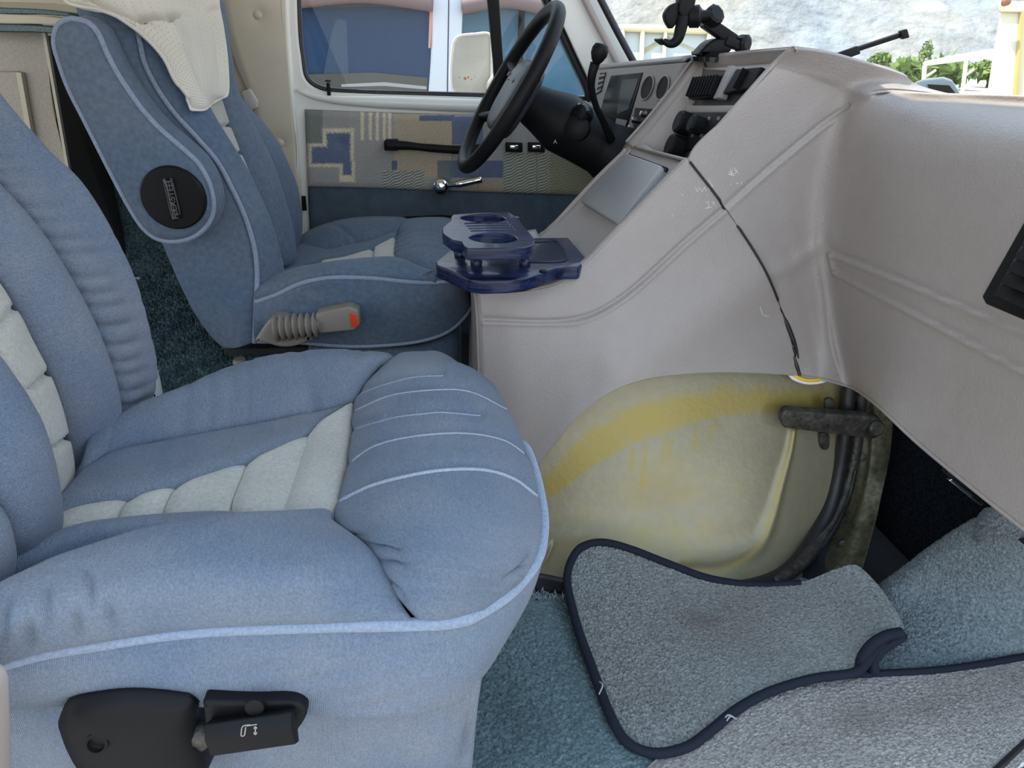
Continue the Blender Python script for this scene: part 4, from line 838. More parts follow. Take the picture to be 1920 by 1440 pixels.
# passenger mat, creased up against the housing
mt_ = thing('floor_mat', 'blue-grey carpet mat with navy bound edge creased up against gold housing', 'mat', (.40, .8, 0))
Tp = gz((1072, 1050, .050), (1092, 1026, .058), (1130, 1018, .060), (1180, 1030, .056), (1250, 1057, .045), (1330, 1086, .036), (1420, 1099, .034), (1500, 1096, .044), (1560, 1071, .066), (1600, 1059, .085), (1625, 1075, .082))
Rp = gz((1625, 1075, .082), (1650, 1105, .075), (1672, 1138, .070), (1692, 1172, .068), (1694, 1192, .064))
Lp = gz((1072, 1050, .050), (1063, 1085, .040), (1070, 1130, .030), (1085, 1185, .022), (1105, 1240, .016), (1125, 1295, .012), (1145, 1345, .012), (1168, 1385, .012))
Bp = gz((1168, 1385, .012), (1200, 1407, .012), (1240, 1413, .013), (1290, 1400, .014), (1330, 1372, .016), (1375, 1335, .018), (1420, 1308, .020), (1470, 1288, .024), (1530, 1272, .030), (1600, 1262, .036), (1625, 1240, .046), (1650, 1210, .056), (1694, 1192, .064))
G = coons(Tp, Bp, Lp, Rp, 330, 240)
su = pix(G); hump = .012*np.exp(-(np.hypot((su[..., 0]-1500)/170, (su[..., 1]-1150)/60))**2)
G = G+V(0, 0, 1)*hump[..., None]
def soil(m, c):
    N = m.node_tree.nodes; L = m.node_tree.links; b = N['Principled BSDF']; a = N.new('ShaderNodeAttribute'); a.attribute_name = 'soil'; x = N.new('ShaderNodeMix'); x.data_type = 'RGBA'
    x.inputs[7].default_value = (*c, 1); L.new(a.outputs['Fac'], x.inputs[0]); L.new(b.inputs['Base Color'].links[0].from_socket, x.inputs[6]); L.new(x.outputs[2], b.inputs['Base Color'])
def soilmap(o, G, spots):
    q = pix(G); s = np.zeros(q.shape[:2])
    for u, v, a, b_, k in spots: s = np.maximum(s, k*np.exp(-((q[..., 0]-u)/a)**2-((q[..., 1]-v)/b_)**2))
    at_ = o.data.attributes.new('soil', 'FLOAT', 'POINT'); at_.data.foreach_set('value', np.r_[s.ravel(), s.ravel()])
soil(M['matg'], (.145, .130, .115))
matp = slab('mat_pile', pile(G, .0014, 4), M['matg'], mt_, thick=.008)
soilmap(matp, G, [(1320, 1165, 55, 22, .75), (1370, 1195, 120, 70, .45), (1240, 1290, 70, 50, .25), (1560, 1170, 90, 60, .2)])
edge = list(crm(Rp[:2], 4))[::-1][:0]+list(Tp)[::-1]+list(Lp)[1:]+list(Bp)[1:-1]
edge = np.array(Tp[:8])[::-1]; edge = np.vstack([edge, np.array(Lp)[1:], np.array(Bp)[1:]])
tube('mat_binding', edge+V(0, -.001, .002), .0068, M['binding'], mt_, n=300, k=10)
ST = crm(edge, 300)+V(0, -.001, .002)
for i in range(0, 220):
    a = ST[70+i] if 70+i < 299 else None
    if a is None or i % 2: continue
M_ = M['thread']
us = crm(edge, 420)
cams = CAM-us; cams /= np.linalg.norm(cams, axis=1)[:, None]
vs = []; fs = []
for i in range(4, 414, 4):
    for j, k in enumerate((i, i+2)):
        p = us[k]+V(0, -.001, .002)+cams[k]*.0066; t = us[min(k+1, 419)]-us[k-1]; t /= np.linalg.norm(t); s_ = np.cross(t, cams[k]); vs += [p-s_*.0005, p+s_*.0005]
    n = len(vs); fs.append([n-4, n-3, n-1, n-2])
mesh('mat_stitching', vs, fs, M['thread'], mt_)
tube('mat_binding', gz((1612, 1258, .036), (1618, 1232, .050), (1636, 1208, .064), (1662, 1192, .076), (1690, 1186, .078)), .0078, M['binding'], mt_, n=50, k=10)
tube('mat_binding', gz((1640, 1262, .030), (1638, 1240, .042), (1652, 1220, .052), (1675, 1204, .062), (1692, 1194, .068)), .0070, M['binding'], mt_, n=50, k=10)
for i, L in enumerate([[(1124, 1278, .025), (1130, 1285, .030), (1123, 1302, .022)], [(1362, 1352, .022), (1370, 1343, .03), (1380, 1348, .026)], [(1358, 1348, .022), (1364, 1341, .03), (1372, 1342, .03)]]):
    tube('loose_thread', gz(*L), .0012, M['thread'], mt_, n=16, k=5)
soil(mg2, (.17, .155, .14)); soilmap(mp2, _G2, [(1610, 1350, 70, 30, .5), (1720, 1330, 60, 25, .35), (1500, 1400, 70, 25, .3)])
# carpet fringe and black gap at the housing foot
gpz = thing('housing_sill', 'black foot strip between the gold housing and the frayed teal carpet', 'sill', tuple(PZ(1040, 1100, 0)))
slab('sill_strip', grid_from_rows([gz((985, 1075, .035), (1020, 1080, .035), (1075, 1092, .035), (1200, 1110, .03)), gz((985, 1108, .004), (1020, 1110, .004), (1075, 1116, .004), (1200, 1130, .004))], 30, 6), M['rubber'], gpz, thick=.006)
vs = []; fs = []
for i in range(70):
    x, y = rng.uniform(1000, 1075), rng.uniform(1104, 1124); p = PZ(x, y, .003); q = p+V(rng.normal()*.006, rng.normal()*.004, rng.uniform(.004, .014)); s_ = V(.0007, 0, 0); n = len(vs)
    m_ = (p+q)/2+V(rng.normal()*.004, 0, .003); vs += [p-s_, p+s_, m_+s_, m_-s_, q]; fs += [[n, n+1, n+2, n+3], [n+3, n+2, n+4]]
o = mesh('carpet_fringe', vs, fs, M['thread'], None); tag(o, 'frayed pale carpet threads beside the seat front and black sill strip', 'threads', kind='stuff')
# door step, bottom right corner
ss = thing('door_step', 'white painted door step with dark weatherstrip in the bottom right corner', 'door sill', (.75, .5, 0))
slab('step_panel', grid_from_rows([gz((1840, 1475, .014), (1875, 1440, .014), (1925, 1395, .014), (1990, 1340, .014)), gz((1880, 1560, -.03), (1950, 1500, -.03), (2050, 1440, -.03), (2100, 1400, -.03))], 30, 10), M['white'], ss, thick=.01)
tube('weatherstrip', gz((1840, 1470, .018), (1878, 1434, .018), (1928, 1386, .018), (1990, 1330, .018)), .004, M['rubber'], ss, n=30)
# beige pillar trim at the left edge
pt_ = PY
o = prism('pillar_trim', [PY(u, v, .41) for u, v in ((-60, 1225), (5, 1238), (18, 1244), (22, 1262), (25, 1340), (26, 1470), (-60, 1470))], V(0, -.03, 0), M['trim'], None, bev=.006)
tag(o, 'taupe plastic pillar trim at the bottom left edge beside the passenger seat', 'trim')

# ------------------------------------------------------------------ wooden cup holder
def oak():
    m = mat('blue_stained_oak', (.018, .030, .080), .32, coat=.25, spec=.25); N = m.node_tree.nodes; L = m.node_tree.links; b = N['Principled BSDF']
    t = N.new('ShaderNodeTexCoord'); mp = N.new('ShaderNodeMapping'); mp.inputs['Scale'].default_value = (1, 9, 30); w = N.new('ShaderNodeTexNoise'); w.inputs['Scale'].default_value = 9; w.inputs['Detail'].default_value = 5; w.inputs['Distortion'].default_value = .8
    L.new(t.outputs['Object'], mp.inputs[0]); L.new(mp.outputs[0], w.inputs['Vector']); r = N.new('ShaderNodeValToRGB'); r.color_ramp.elements[0].position = .42; r.color_ramp.elements[0].color = (.004, .007, .026, 1); r.color_ramp.elements[1].position = .58; r.color_ramp.elements[1].color = (.014, .026, .080, 1)
    L.new(w.outputs['Fac'], r.inputs[0]); L.new(r.outputs[0], b.inputs['Base Color'])
    bp = N.new('ShaderNodeBump'); bp.inputs['Strength'].default_value = .25; bp.inputs['Distance'].default_value = .001; L.new(w.outputs['Fac'], bp.inputs['Height']); L.new(bp.outputs[0], b.inputs['Normal'])
    return m
M['oak'] = oak()
ch = thing('cup_holder', 'two-tier blue stained wooden cup holder on top of the console', 'cup holder', tuple(PY(960, 500, 1.2)))
zb = .500; th = .022
lo = [(817, 490), (832, 478), (845, 470), (985, 446), (1066, 445), (1103, 488), (1095, 499), (1070, 503), (1040, 512), (1000, 526), (960, 528), (915, 529), (880, 524), (870, 518), (845, 508), (818, 495)]
lo = [(817, 490), (842, 468), (865, 455), (985, 446), (1066, 445), (1103, 488), (1085, 500), (1062, 500), (1040, 503), (1015, 513), (985, 522), (950, 525), (905, 526), (880, 523), (862, 516), (840, 505), (819, 497)]
lw = np.array(gz(*[(a, b, zb+.0) for a, b in lo]))
base_ = prism('lower_tray', lw, V(0, 0, -th), M['oak'], ch, bev=.003)
# raised inner pocket on the tray: recessed well edge drawn as a routed rim
well = np.array(gz(*[(a, b, zb) for a, b in ((1003, 455), (1035, 453), (1050, 458), (1062, 480), (1058, 490), (1035, 492), (1000, 492), (985, 490), (985, 470))]))
wc = well.mean(0); prism('tray_well', poly2(well, 50)+V(0, 0, .0006), V(0, 0, -.0004), mat('oak_well', (.006, .010, .032), .3, coat=.2), base_)
tube('well_rim', poly2(well, 60)+V(0, 0, .001), .0018, M['oak'], base_, closed=True, n=80, k=6)
lathe('screw_hole', PZ(1018, 508, zb+.001), V(0, 0, 1), [(.006, 0), (.006, .001), (.003, .0015)], M['black'], base_, k=14)
zu = .563; tu = .017
up_ = [(846, 405), (905, 399), (958, 398), (1002, 452), (1003, 456), (985, 460), (905, 461), (866, 462), (850, 456), (832, 440), (829, 432), (838, 418)]
up_ = [(850, 402), (905, 398), (957, 398), (970, 408), (1003, 448), (1002, 459), (985, 464), (920, 466), (876, 466), (870, 460), (865, 453), (848, 450), (830, 437), (829, 426), (844, 414), (846, 405)]
uw = np.array(gz(*[(a, b, zu) for a, b in up_]))
def holes_plate(name, out, holes, z, th, mt, parent):
    """plate with real through holes: 2D curve fill"""
    cu = bpy.data.curves.new(name, 'CURVE'); cu.dimensions = '2D'; cu.fill_mode = 'BOTH'; cu.extrude = th/2-.002; cu.bevel_depth = .002; cu.bevel_resolution = 2; cu.offset = -.002
    for P in [out]+holes:
        s_ = cu.splines.new('POLY'); s_.points.add(len(P)-1); s_.use_cyclic_u = True
        for i, q in enumerate(P): s_.points[i].co = (q[0], q[1], 0, 1)
    t = bpy.data.objects.new('tmp', cu); COL.objects.link(t); me = bpy.data.meshes.new_from_object(t.evaluated_get(dg())); bpy.data.objects.remove(t)
    co = np.empty(len(me.vertices)*3); me.vertices.foreach_get('co', co); co = co.reshape(-1, 3)+V(0, 0, z-th/2)-BASE[parent.name]; me.vertices.foreach_set('co', co.ravel()); me.update(); me.materials.clear()
    o = link(name, me, mt, parent, smooth=True); me.set_sharp_from_angle(angle=radians(40)); return o
def circ(c, rx, n=40): return [c+V(cos(a)*rx, sin(a)*rx, 0) for a in np.linspace(0, 2*pi, n, endpoint=False)]
hA = PZ(906, 409, zu); hB = PZ(925, 446, zu)
rA = .5*np.linalg.norm(PZ(950, 409, zu)-PZ(866, 409, zu))*.98; rB = .5*np.linalg.norm(PZ(970, 447, zu)-PZ(880, 447, zu))*.98
slots = []
for k in range(4):
    a, b = PZ(872+4*k, 419+4.6*k, zu), PZ(950+5*k, 417+4.6*k, zu); w = V(.0, .0036, 0); slots.append([a-w, b-w, b+w, a+w])
hp = (hA+hB)/2
ry = lambda c, r, s: [c+V(cos(t)*r, sin(t)*r*s, 0) for t in np.linspace(0, 2*pi, 40, endpoint=False)]
sA_ = np.linalg.norm(PZ(906, 401, zu)-PZ(906, 417, zu))/2/rA*.95; sB_ = np.linalg.norm(PZ(925, 437, zu)-PZ(925, 457, zu))/2/rB*.95
holes_plate('upper_shelf', list(uw), [ry(hA, rA, sA_), ry(hB, rB, sB_)]+slots, zu, tu, M['oak'], ch)
for (u, v) in ((893, 497), (984, 497), (862, 480), (962, 455)):
    c = PZ(u, v, zb); h = zu-tu-zb; c = V(c[0], c[1], zb)
    lathe('turned_peg', c, V(0, 0, 1), [(.009, 0), (.010, h*.15), (.006, h*.25), (.011, h*.4), (.006, h*.55), (.012, h*.7), (.010, h*.9), (.009, h)], M['oak'], ch, k=20, autos=60)

# ------------------------------------------------------------------ seat belt buckle of the driver seat
bk_ = thing('belt_buckle', 'taupe ribbed seat belt buckle with red button beside driver cushion', 'seat belt buckle', tuple(PY(550, 620, 1.35)))
yb = 1.35
o_ = poly2(RB(yb, (476, 640), (500, 605), (520, 592), (548, 600), (575, 630), (588, 634), (560, 648), (530, 652), (500, 645)), 50)
prism('boot_base', o_, V(0, .03, 0), M['beltp'], bk_, bev=.006)
a, b = PY(512, 612, yb), PY(598, 618, yb)
a, b = PY(515, 615, yb), PY(600, 608, yb); d_ = b-a; n_ = 7; P = []; rs_ = []
for i in range(64): t = i/63; P.append(a+d_*t); rs_.append(.024*(1-.15*t)+.0045*sin(t*n_*2*pi))
tube('corrugated_boot', P, .02, M['beltp'], bk_, smoothc=False, k=16, rs=rs_)
hd = [PY(u, v, yb-.012) for u, v in ((592, 588), (655, 575), (672, 583), (674, 610), (664, 620), (640, 622), (600, 626), (590, 612))]
prism('buckle_head', hd, V(0, .036, 0), M['beltp'], bk_, bev=.004)
prism('release_button', [PY(u, v, yb-.0135) for u, v in ((654, 586), (668, 590), (671, 612), (659, 614))], V(.004, .03, 0), M['red'], bk_, bev=.001)
# seat slider hardware
hw = thing('seat_mount', 'dark seat rail hardware under the driver seat', 'seat rail', tuple(PY(500, 680, 1.42)))
prism('rail', [PY(u, v, 1.45) for u, v in ((420, 655), (585, 650), (585, 690), (418, 690))], V(0, .3, 0), M['dark'], hw, bev=.004)
for u in (450, 487): lathe('rail_foot', PY(u, 684, 1.43), V(0, 0, 1), [(.016, -.02), (.018, 0), (.012, .014)], M['beltp'], hw, k=16)

# ------------------------------------------------------------------ steering
sc = PY(953, 168, 1.68); axn = V(-.86, -.055, .50); axn /= np.linalg.norm(axn)
sw_ = thing('steering_wheel', 'black leather steering wheel in front of the driver seat', 'steering wheel', tuple(sc))
a_, b_, x_ = frame_of(axn)
RW = .188; th_ = np.linspace(0, 2*pi, 97)[:-1]
tube('rim', [sc+RW*(a_*cos(t)+b_*sin(t)) for t in th_], .0155, M['black'], sw_, closed=True, smoothc=False, k=14)
M['airbag'] = mat('charcoal_pad', (.035, .038, .045), .4, bump=(500, .2, .0006))
Uz = V(0, 0, 1)-axn*axn[2]; Uz /= np.linalg.norm(Uz); Hz = np.cross(axn, Uz)
pd = poly2([sc+Uz*u+Hz*h+axn*-.012 for u, h in ((.065, -.06), (.075, 0), (.065, .06), (.03, .09), (-.05, .085), (-.085, .05), (-.09, 0), (-.085, -.05), (-.05, -.085), (.03, -.09))], 60)
vs, fs = ringset(pd, [(0, -.03), (-.003, -.01), (0, .006), (.006, .012), (.02, .016), (.05, .019)], axn); fs.append([5*60+i for i in range(60)]); fs.append(list(range(60))[::-1])
pdm = mesh('airbag_pad', vs, fs, M['airbag'], sw_)
for s_, u in ((1, .03), (-1, .03), (1, -.045), (-1, -.045)):
    p0 = sc+Uz*u+Hz*s_*.07-axn*.02; p1 = sc+Uz*(u*1.9)+Hz*s_*math.sqrt(RW**2-(u*1.9)**2)
    tube('spoke', [p0, (p0+p1)/2-axn*.006, p1], .012, M['black'], sw_, n=14, k=10)
text('horn_lettering', 'GMC', sc+axn*.0085+Uz*.03-Hz*-.055, -Hz, axn, .014, M['grey'], sw_)
cm_ = thing('steering_column', 'black steering column with ignition switch running into the dash', 'steering column', tuple(PY(1080, 240, 1.68)))
c0 = sc-axn*.03; c1 = PY(1165, 300, 1.66)
tube('column_shroud', [c0, c0*.7+c1*.3, c0*.35+c1*.65, c1], .055, M['black'], cm_, n=40, k=24, rs=[.038, .05, .066, .062, .06, .075])
lathe('ignition_barrel', PY(1083, 240, 1.60), V(-.35, -1, .15), [(.026, -.02), (.026, .012), (.018, .016), (.008, .018)], M['black'], cm_, k=24)
lathe('ignition_cap', PY(1090, 212, 1.60), V(-.5, -1, .4), [(.022, -.02), (.020, .008), (.014, .014)], M['blackg'], cm_, k=20)
text('column_mark', 'A', PY(1041, 266, 1.604), V(1, 0, 0), V(0, -1, .2), .012, M['mark'], cm_)
for k in range(1): tube('turn_signal_stalk', gy((990, 195, 1.70), (1008, 190, 1.80), (1015, 175, 1.9)), .006, M['black'], cm_, n=10)
gs = thing('gear_shift_lever', 'black column shift lever with round knob before the instrument panel', 'gear lever', tuple(PY(1145, 255, 1.58)))
tube('shaft', gy((1116, 118, 1.52), (1110, 140, 1.52), (1109, 165, 1.53), (1118, 200, 1.55), (1130, 225, 1.57), (1146, 262, 1.60)), .0075, M['black'], gs, n=50, k=10, rs=[.010, .0075, .0065, .0075, .010])
kc = PY(1124, 98, 1.51); lathe('knob', kc, V(.25, 0, 1), [(.006, -.022), (.012, -.014), (.0165, -.004), (.0165, .006), (.013, .014), (.004, .016)], M['black'], gs, k=28, autos=70)

# ------------------------------------------------------------------ driver's side wall, door and pillars (plane y = 2.1)
YD = 2.1
def outl(y, *a): return [PY(u, v, y) for u, v in a]
def ring_plate(name, outer, inner, mt, parent, depth=.03, y0=None, bev=.0):
    """vertical plate in the x-z plane with an opening"""
    y0 = outer[0][1] if y0 is None else y0
    cu = bpy.data.curves.new(name, 'CURVE'); cu.dimensions = '2D'; cu.fill_mode = 'BOTH'; cu.extrude = depth/2-bev; cu.bevel_depth = bev; cu.bevel_resolution = 3; cu.offset = -bev
    for P in [outer]+inner:
        s_ = cu.splines.new('POLY'); s_.points.add(len(P)-1); s_.use_cyclic_u = True
        for i, q in enumerate(P): s_.points[i].co = (q[0], q[2], 0, 1)
    t = bpy.data.objects.new('tmp', cu); COL.objects.link(t); me = bpy.data.meshes.new_from_object(t.evaluated_get(dg())); bpy.data.objects.remove(t)
    co = np.empty(len(me.vertices)*3); me.vertices.foreach_get('co', co); co = co.reshape(-1, 3)
    w = np.stack([co[:, 0], y0+depth/2-co[:, 2]*1.0, co[:, 1]], 1); b = BASE[parent.name] if parent is not None else np.zeros(3)
    me.vertices.foreach_set('co', (w-b).ravel()); me.update(); me.materials.clear(); o = link(name, me, mt, parent); me.set_sharp_from_angle(angle=radians(40))
    import bmesh
    bm = bmesh.new(); bm.from_mesh(me); bmesh.ops.recalc_face_normals(bm, faces=bm.faces); bm.to_mesh(me); bm.free()
    return o
d1 = bpy.data.objects.new('door_1', None); COL.objects.link(d1); d1['kind'] = 'structure'; d1.location = (0, YD, 0); BASE['door_1'] = V(0, YD, 0)
win = outl(YD, (556, -60), (560, 60), (566, 110), (570, 140), (578, 154), (594, 165), (618, 171), (700, 175), (900, 181), (1108, 188))+outl(YD, (1103, 160), (1075, 100), (1030, 0), (1000, -70))
Wd = poly2(win[:9], 60, closed=False).tolist()+[q.tolist() for q in win[9:]]
outer = outl(YD, (526, -75), (530, 0), (540, 140), (552, 300), (562, 440), (580, 640), (1130, 700), (1180, 400), (1130, 200), (1050, 0), (1020, -75))
dpan = ring_plate('door_frame', outer, [np.array(Wd)], M['white'], d1, .05, YD, .008)
# rolled sill under the window
tube('window_sill_roll', outl(YD-.004, (556, 168), (585, 180), (640, 188), (760, 193), (900, 198), (1110, 204)), .018, M['white'], d1, n=40, k=12, rs=[.004, .012, .017, .018, .018, .018, .018, .018])
# fabric panel
fab = bpy.data.materials.new('patchwork_fabric'); fab.use_nodes = True
N_ = fab.node_tree.nodes; L_n = fab.node_tree.links; b_n = N_['Principled BSDF']; b_n.inputs['Roughness'].default_value = .95; b_n.inputs['Specular IOR Level'].default_value = .1
at = N_.new('ShaderNodeAttribute'); at.attribute_name = 'pattern'; L_n.new(at.outputs['Color'], b_n.inputs['Base Color'])
P0 = outl(YD-.012, (571, 205), (700, 210), (900, 216), (1130, 222)); P1 = outl(YD-.012, (577, 350), (700, 353), (900, 360), (1130, 368))
G = coons(P0, P1, None, None, 700, 200); N = normals(G)
h = puffd(G, .010, .02, 'ltb'); bt_, _ = dist_poly(pix(G), [(641, 268), (641.5, 268)]); h = h-.006*np.exp(-(bt_/10)**2)
fp = slab('fabric_panel', G+N*h[..., None], fab, d1, thick=.012)
pp = pix(G); x, y = pp[..., 0], pp[..., 1]; rr_ = np.random.default_rng(11); nz = rr_.normal(size=x.shape)
beige, dgrey, blue, lt_, tan = V(.27, .225, .165), V(.155, .15, .14), V(.075, .092, .135), V(.40, .35, .26), V(.20, .165, .125)
colr = np.broadcast_to(dgrey, x.shape+(3,)).copy()*1.15
FIXG = 0
def reg(x0, y0, x1, y1, c, w=0): m = (x > x0+nz*w) & (x < x1+nz*w) & (y > y0+nz*w) & (y < y1+nz*w); colr[m] = c; return m
weave = (np.sin(x*1.9+y*1.9) > 0)
colr[weave] = colr[weave]*1.35
reg(572, 204, 606, 268, V(.12, .135, .12)); reg(606, 204, 655, 240, dgrey*1.3)
for xx in (677, 692, 705, 718, 728): reg(xx, 210, xx+6, 262, lt_, .8)
reg(739, 214, 848, 330, beige); reg(735, 300, 745, 318, blue); reg(786, 216, 852, 226, blue)
reg(848, 218, 905, 270, blue*1.1); reg(820, 300, 845, 362, V(.10, .12, .12)); reg(905, 222, 960, 280, dgrey*1.2); reg(845, 300, 945, 332, blue*1.05); reg(880, 335, 940, 362, tan*1.2)
for (x0, y0, x1, y1, c0_, c1_) in ((718, 319, 796, 358, V(.09, .10, .10), V(.30, .285, .24)), (943, 285, 1030, 365, V(.09, .10, .09), V(.28, .27, .21)), (1030, 285, 1110, 368, V(.20, .19, .13), V(.14, .14, .10))):
    m = (x > x0) & (x < x1) & (y > y0) & (y < y1); s_ = np.sin(x*.55+y*1.15+1.2*np.sin(x*.3)) > .1; colr[m & s_] = c0_; colr[m & ~s_] = c1_
def blob(Ls, c, w): 
    m = np.zeros(x.shape, bool)
    for (x0, y0, x1, y1) in Ls: m |= (x > x0+nz*w) & (x < x1-nz*w) & (y > y0+nz*w) & (y < y1-nz*w)
    colr[m] = c
blob([(606, 240, 664, 312), (580, 268, 664, 312), (638, 300, 666, 340)], lt_*1.05, 1.6); blob([(613, 248, 658, 306), (585, 274, 658, 306), (643, 300, 660, 327)], blue*1.1, 1.6)
for xx in (847, 895, 1005): reg(xx, 228, xx+1.5, 362, dgrey*.8)
colr *= 1.7
colr *= (1+.12*rr_.normal(size=x.shape))[..., None]; colr = np.clip(colr, 0, 1)
a_ = fp.data.attributes.new('pattern', 'FLOAT_COLOR', 'POINT'); cc_ = np.c_[colr.reshape(-1, 3), np.ones(x.size)]; a_.data.foreach_set('color', np.vstack([cc_, cc_]).ravel())
sub(fp, 'patchwork woven upholstery panel with gathered button')
P1b = outl(YD-.010, (577, 350), (700, 353), (900, 360), (1130, 368)); P2 = outl(YD-.010, (590, 640), (700, 640), (900, 640), (1160, 640))
slab('carpet_panel', coons(P1b, P2, None, None, 60, 60), M['panelblue'], d1, thick=.01)
prism('map_pocket_edge', outl(YD-.03, (700, 415), (712, 410), (830, 405), (880, 408), (880, 422), (712, 422)), V(0, .018, 0), M['black'], d1, bev=.004)
# pull handle, crank, switches, lock knob
dh = tube('pull_handle', outl(YD-.045, (722, 272), (760, 273), (800, 277), (860, 281), (905, 279)), .012, M['black'], d1, n=30, k=10, rs=[.013, .012, .010, .011, .011, .012, .013]); sub(dh, 'black pull handle')
prism('handle_base', outl(YD-.055, (720, 263), (746, 263), (748, 283), (720, 283)), V(0, .055, 0), M['black'], dh, bev=.005)
cb = PY(827, 349, YD-.05)
crk = lathe('window_crank', cb, V(-.1, -1, .1), [(.022, -.045), (.024, -.01), (.024, .006), (.018, .014), (.006, .017)], M['chrome'], d1, k=28, autos=60); sub(crk, 'chrome window crank')
tube('crank_arm', [cb+V(.015, -.006, .003)]+outl(YD-.07, (855, 346), (880, 341), (903, 336)), .008, M['chrome'], crk, n=20, k=12, rs=[.006, .006, .010, .010, .009, .011])
for u in (964, 1006):
    s_ = prism('window_switch', outl(YD-.03, (u-16, 267), (u+16, 268), (u+16, 286), (u-16, 285)), V(0, .02, 0), M['black'], d1, bev=.003)
    prism('switch_frame', outl(YD-.033, (u-8, 272), (u+8, 272), (u+8, 281), (u-8, 280)), V(0, .005, 0), M['chrome'], s_, bev=.002)
lk = tube('lock_knob', outl(YD-.006, (617, 178), (616, 165), (615, 155)), .005, M['black'], d1, n=10, k=8); lathe('knob_cap', PY(615, 153, YD-.006), V(0, 0, 1), [(.008, 0), (.009, .003), (.004, .006)], M['black'], lk, k=14)
# gaskets and glass
gk = outl(YD+.01, (557, -60), (562, 60), (567, 110), (572, 138), (580, 152), (596, 163), (620, 169), (700, 173.5), (900, 179.5), (1100, 186))
tube('window_gasket', gk, .008, M['rubber'], d1, n=90, k=8)
tube('window_gasket', outl(YD+.005, (1108, 188), (1098, 160), (1070, 100), (1027, 5), (1003, -45)), .013, M['rubber'], d1, n=30, k=8)
prism('quarter_bar', outl(YD-.004, (908, -60), (932, -60), (944, 120), (948, 182), (928, 182), (924, 110)), V(0, .03, 0), M['black'], d1, bev=.004)
struct(prism('window_1', outl(YD+.018, (556, -70), (560, 60), (572, 140), (600, 168), (1110, 190), (1070, 100), (1000, -70)), V(0, .004, 0), M['glass'], None)).data
# B pillar and padded side wall
pil = outl(YD-.02, (515, -90), (538, -90), (542, 60), (556, 250), (570, 440), (590, 640), (560, 640), (545, 440), (532, 250), (520, 60))
p_ = struct(prism('trim_3', pil, V(0, .05, 0), M['white'], None, bev=.008))
tube_ = tube('trim_4', outl(YD-.03, (526, -60), (532, 60), (540, 180), (548, 290), (558, 330), (562, 380), (566, 460)), .005, M['vinylw'], None, n=40); struct(tube_)
box('latch_slot', PY(569, 381, YD-.024), (.014, .01, .04), M['black'], d1)
rows = [outl(YD-.03, (300, -110), (420, -110), (530, -110)), outl(YD-.035, (300, 60), (420, 60), (536, 60)), outl(YD-.035, (330, 200), (440, 200), (546, 200)), outl(YD-.04, (360, 330), (460, 330), (556, 330)), outl(YD-.03, (400, 520), (470, 520), (566, 520))]
G = grid_from_rows(rows, 120, 120); N = normals(G)
for c in ((484, 28), (525, 268)):
    dd = np.hypot(pix(G)[..., 0]-c[0], pix(G)[..., 1]-c[1]); G = G-N*(.014*np.exp(-dd/14))[..., None]
wl = struct(slab('wall_driver', G, M['vinylw'], None, thick=.02))
for c in ((484, 28), (525, 268)): b__ = lathe('trim_button', onto(wl, *c), V(0, -1, 0), [(.012, 0), (.011, .006), (.004, .009)], M['vinylw'], wl, k=20, autos=70)
shell_box('wall_driver_rear', (-2.2, YD-.01, -.05), (-.75, YD+.04, 1.32), M['vinylw']).name = 'wall_driver_rear'
shell_box('wall_driver_low', (-.9, YD+.03, -.05), (1.0, YD+.06, .45), M['dark']).name = 'wall_driver_low'
# belt webbing and tongue on the pillar
bt = thing('seat_belt', 'beige driver seat belt webbing with tongue hanging on the pillar', 'seat belt', tuple(PY(460, 180, 2.04)))
W0 = outl(2.04, (395, -60), (415, 40), (440, 120), (470, 190), (480, 250)); W1 = outl(2.04, (420, -60), (436, 40), (458, 120), (484, 190), (490, 250))
slab('webbing', grid_from_rows([W0, W1], 6, 40) if False else coons(W0, W1, None, None, 40, 4), mat('belt_webbing', (.42, .38, .30), .8), bt, thick=.002)
prism('tongue', [PY(u, v, 2.02) for u, v in ((452, 172), (468, 166), (483, 190), (482, 202), (470, 208), (458, 196))], V(0, .015, 0), mat('tongue_plastic', (.55, .53, .47), .3), bt, bev=.003)
# A pillar and windscreen
ap = [(1042, -60), (1052, 0), (1085, 75), (1113, 130), (1150, 130), (1165, 128), (1130, 60), (1100, 0), (1070, -60)]
apl = outl(2.06, (1005, -70), (1032, 0), (1068, 75), (1110, 165), (1135, 190), (1186, 122), (1156, 60), (1124, 0), (1096, -60))
struct(prism('trim_5', apl, V(.02, .05, 0), M['white'], None, bev=.006))
struct(tube('trim_6', outl(2.045, (1072, -60), (1088, -20), (1120, 45), (1162, 125)), .009, M['trim'], None, n=20, k=10))
struct(tube('trim_7', outl(2.03, (1096, -70), (1118, -18), (1155, 55), (1191, 122)), .009, M['rubber'], None, n=20, k=10))
wz = V(0, 0, 0); wb0, wb1 = PY(1186, 118, 2.03), V(.98, .55, .76)
wt0 = PY(1086, -90, 2.03)
WB = [wb0, V(.80, 1.80, .75), V(.99, 1.3, .74), V(1.02, .80, .74), V(.97, .42, .74)]; WT = [wt0+V(-.06, 0, .12), V(.38, 1.75, 1.29), V(.46, 1.3, 1.30), V(.46, .8, 1.30), V(.42, .42, 1.29)]
struct(slab('window_2', coons(WB, WT, None, None, 40, 20), M['glass'], None, thick=.004))

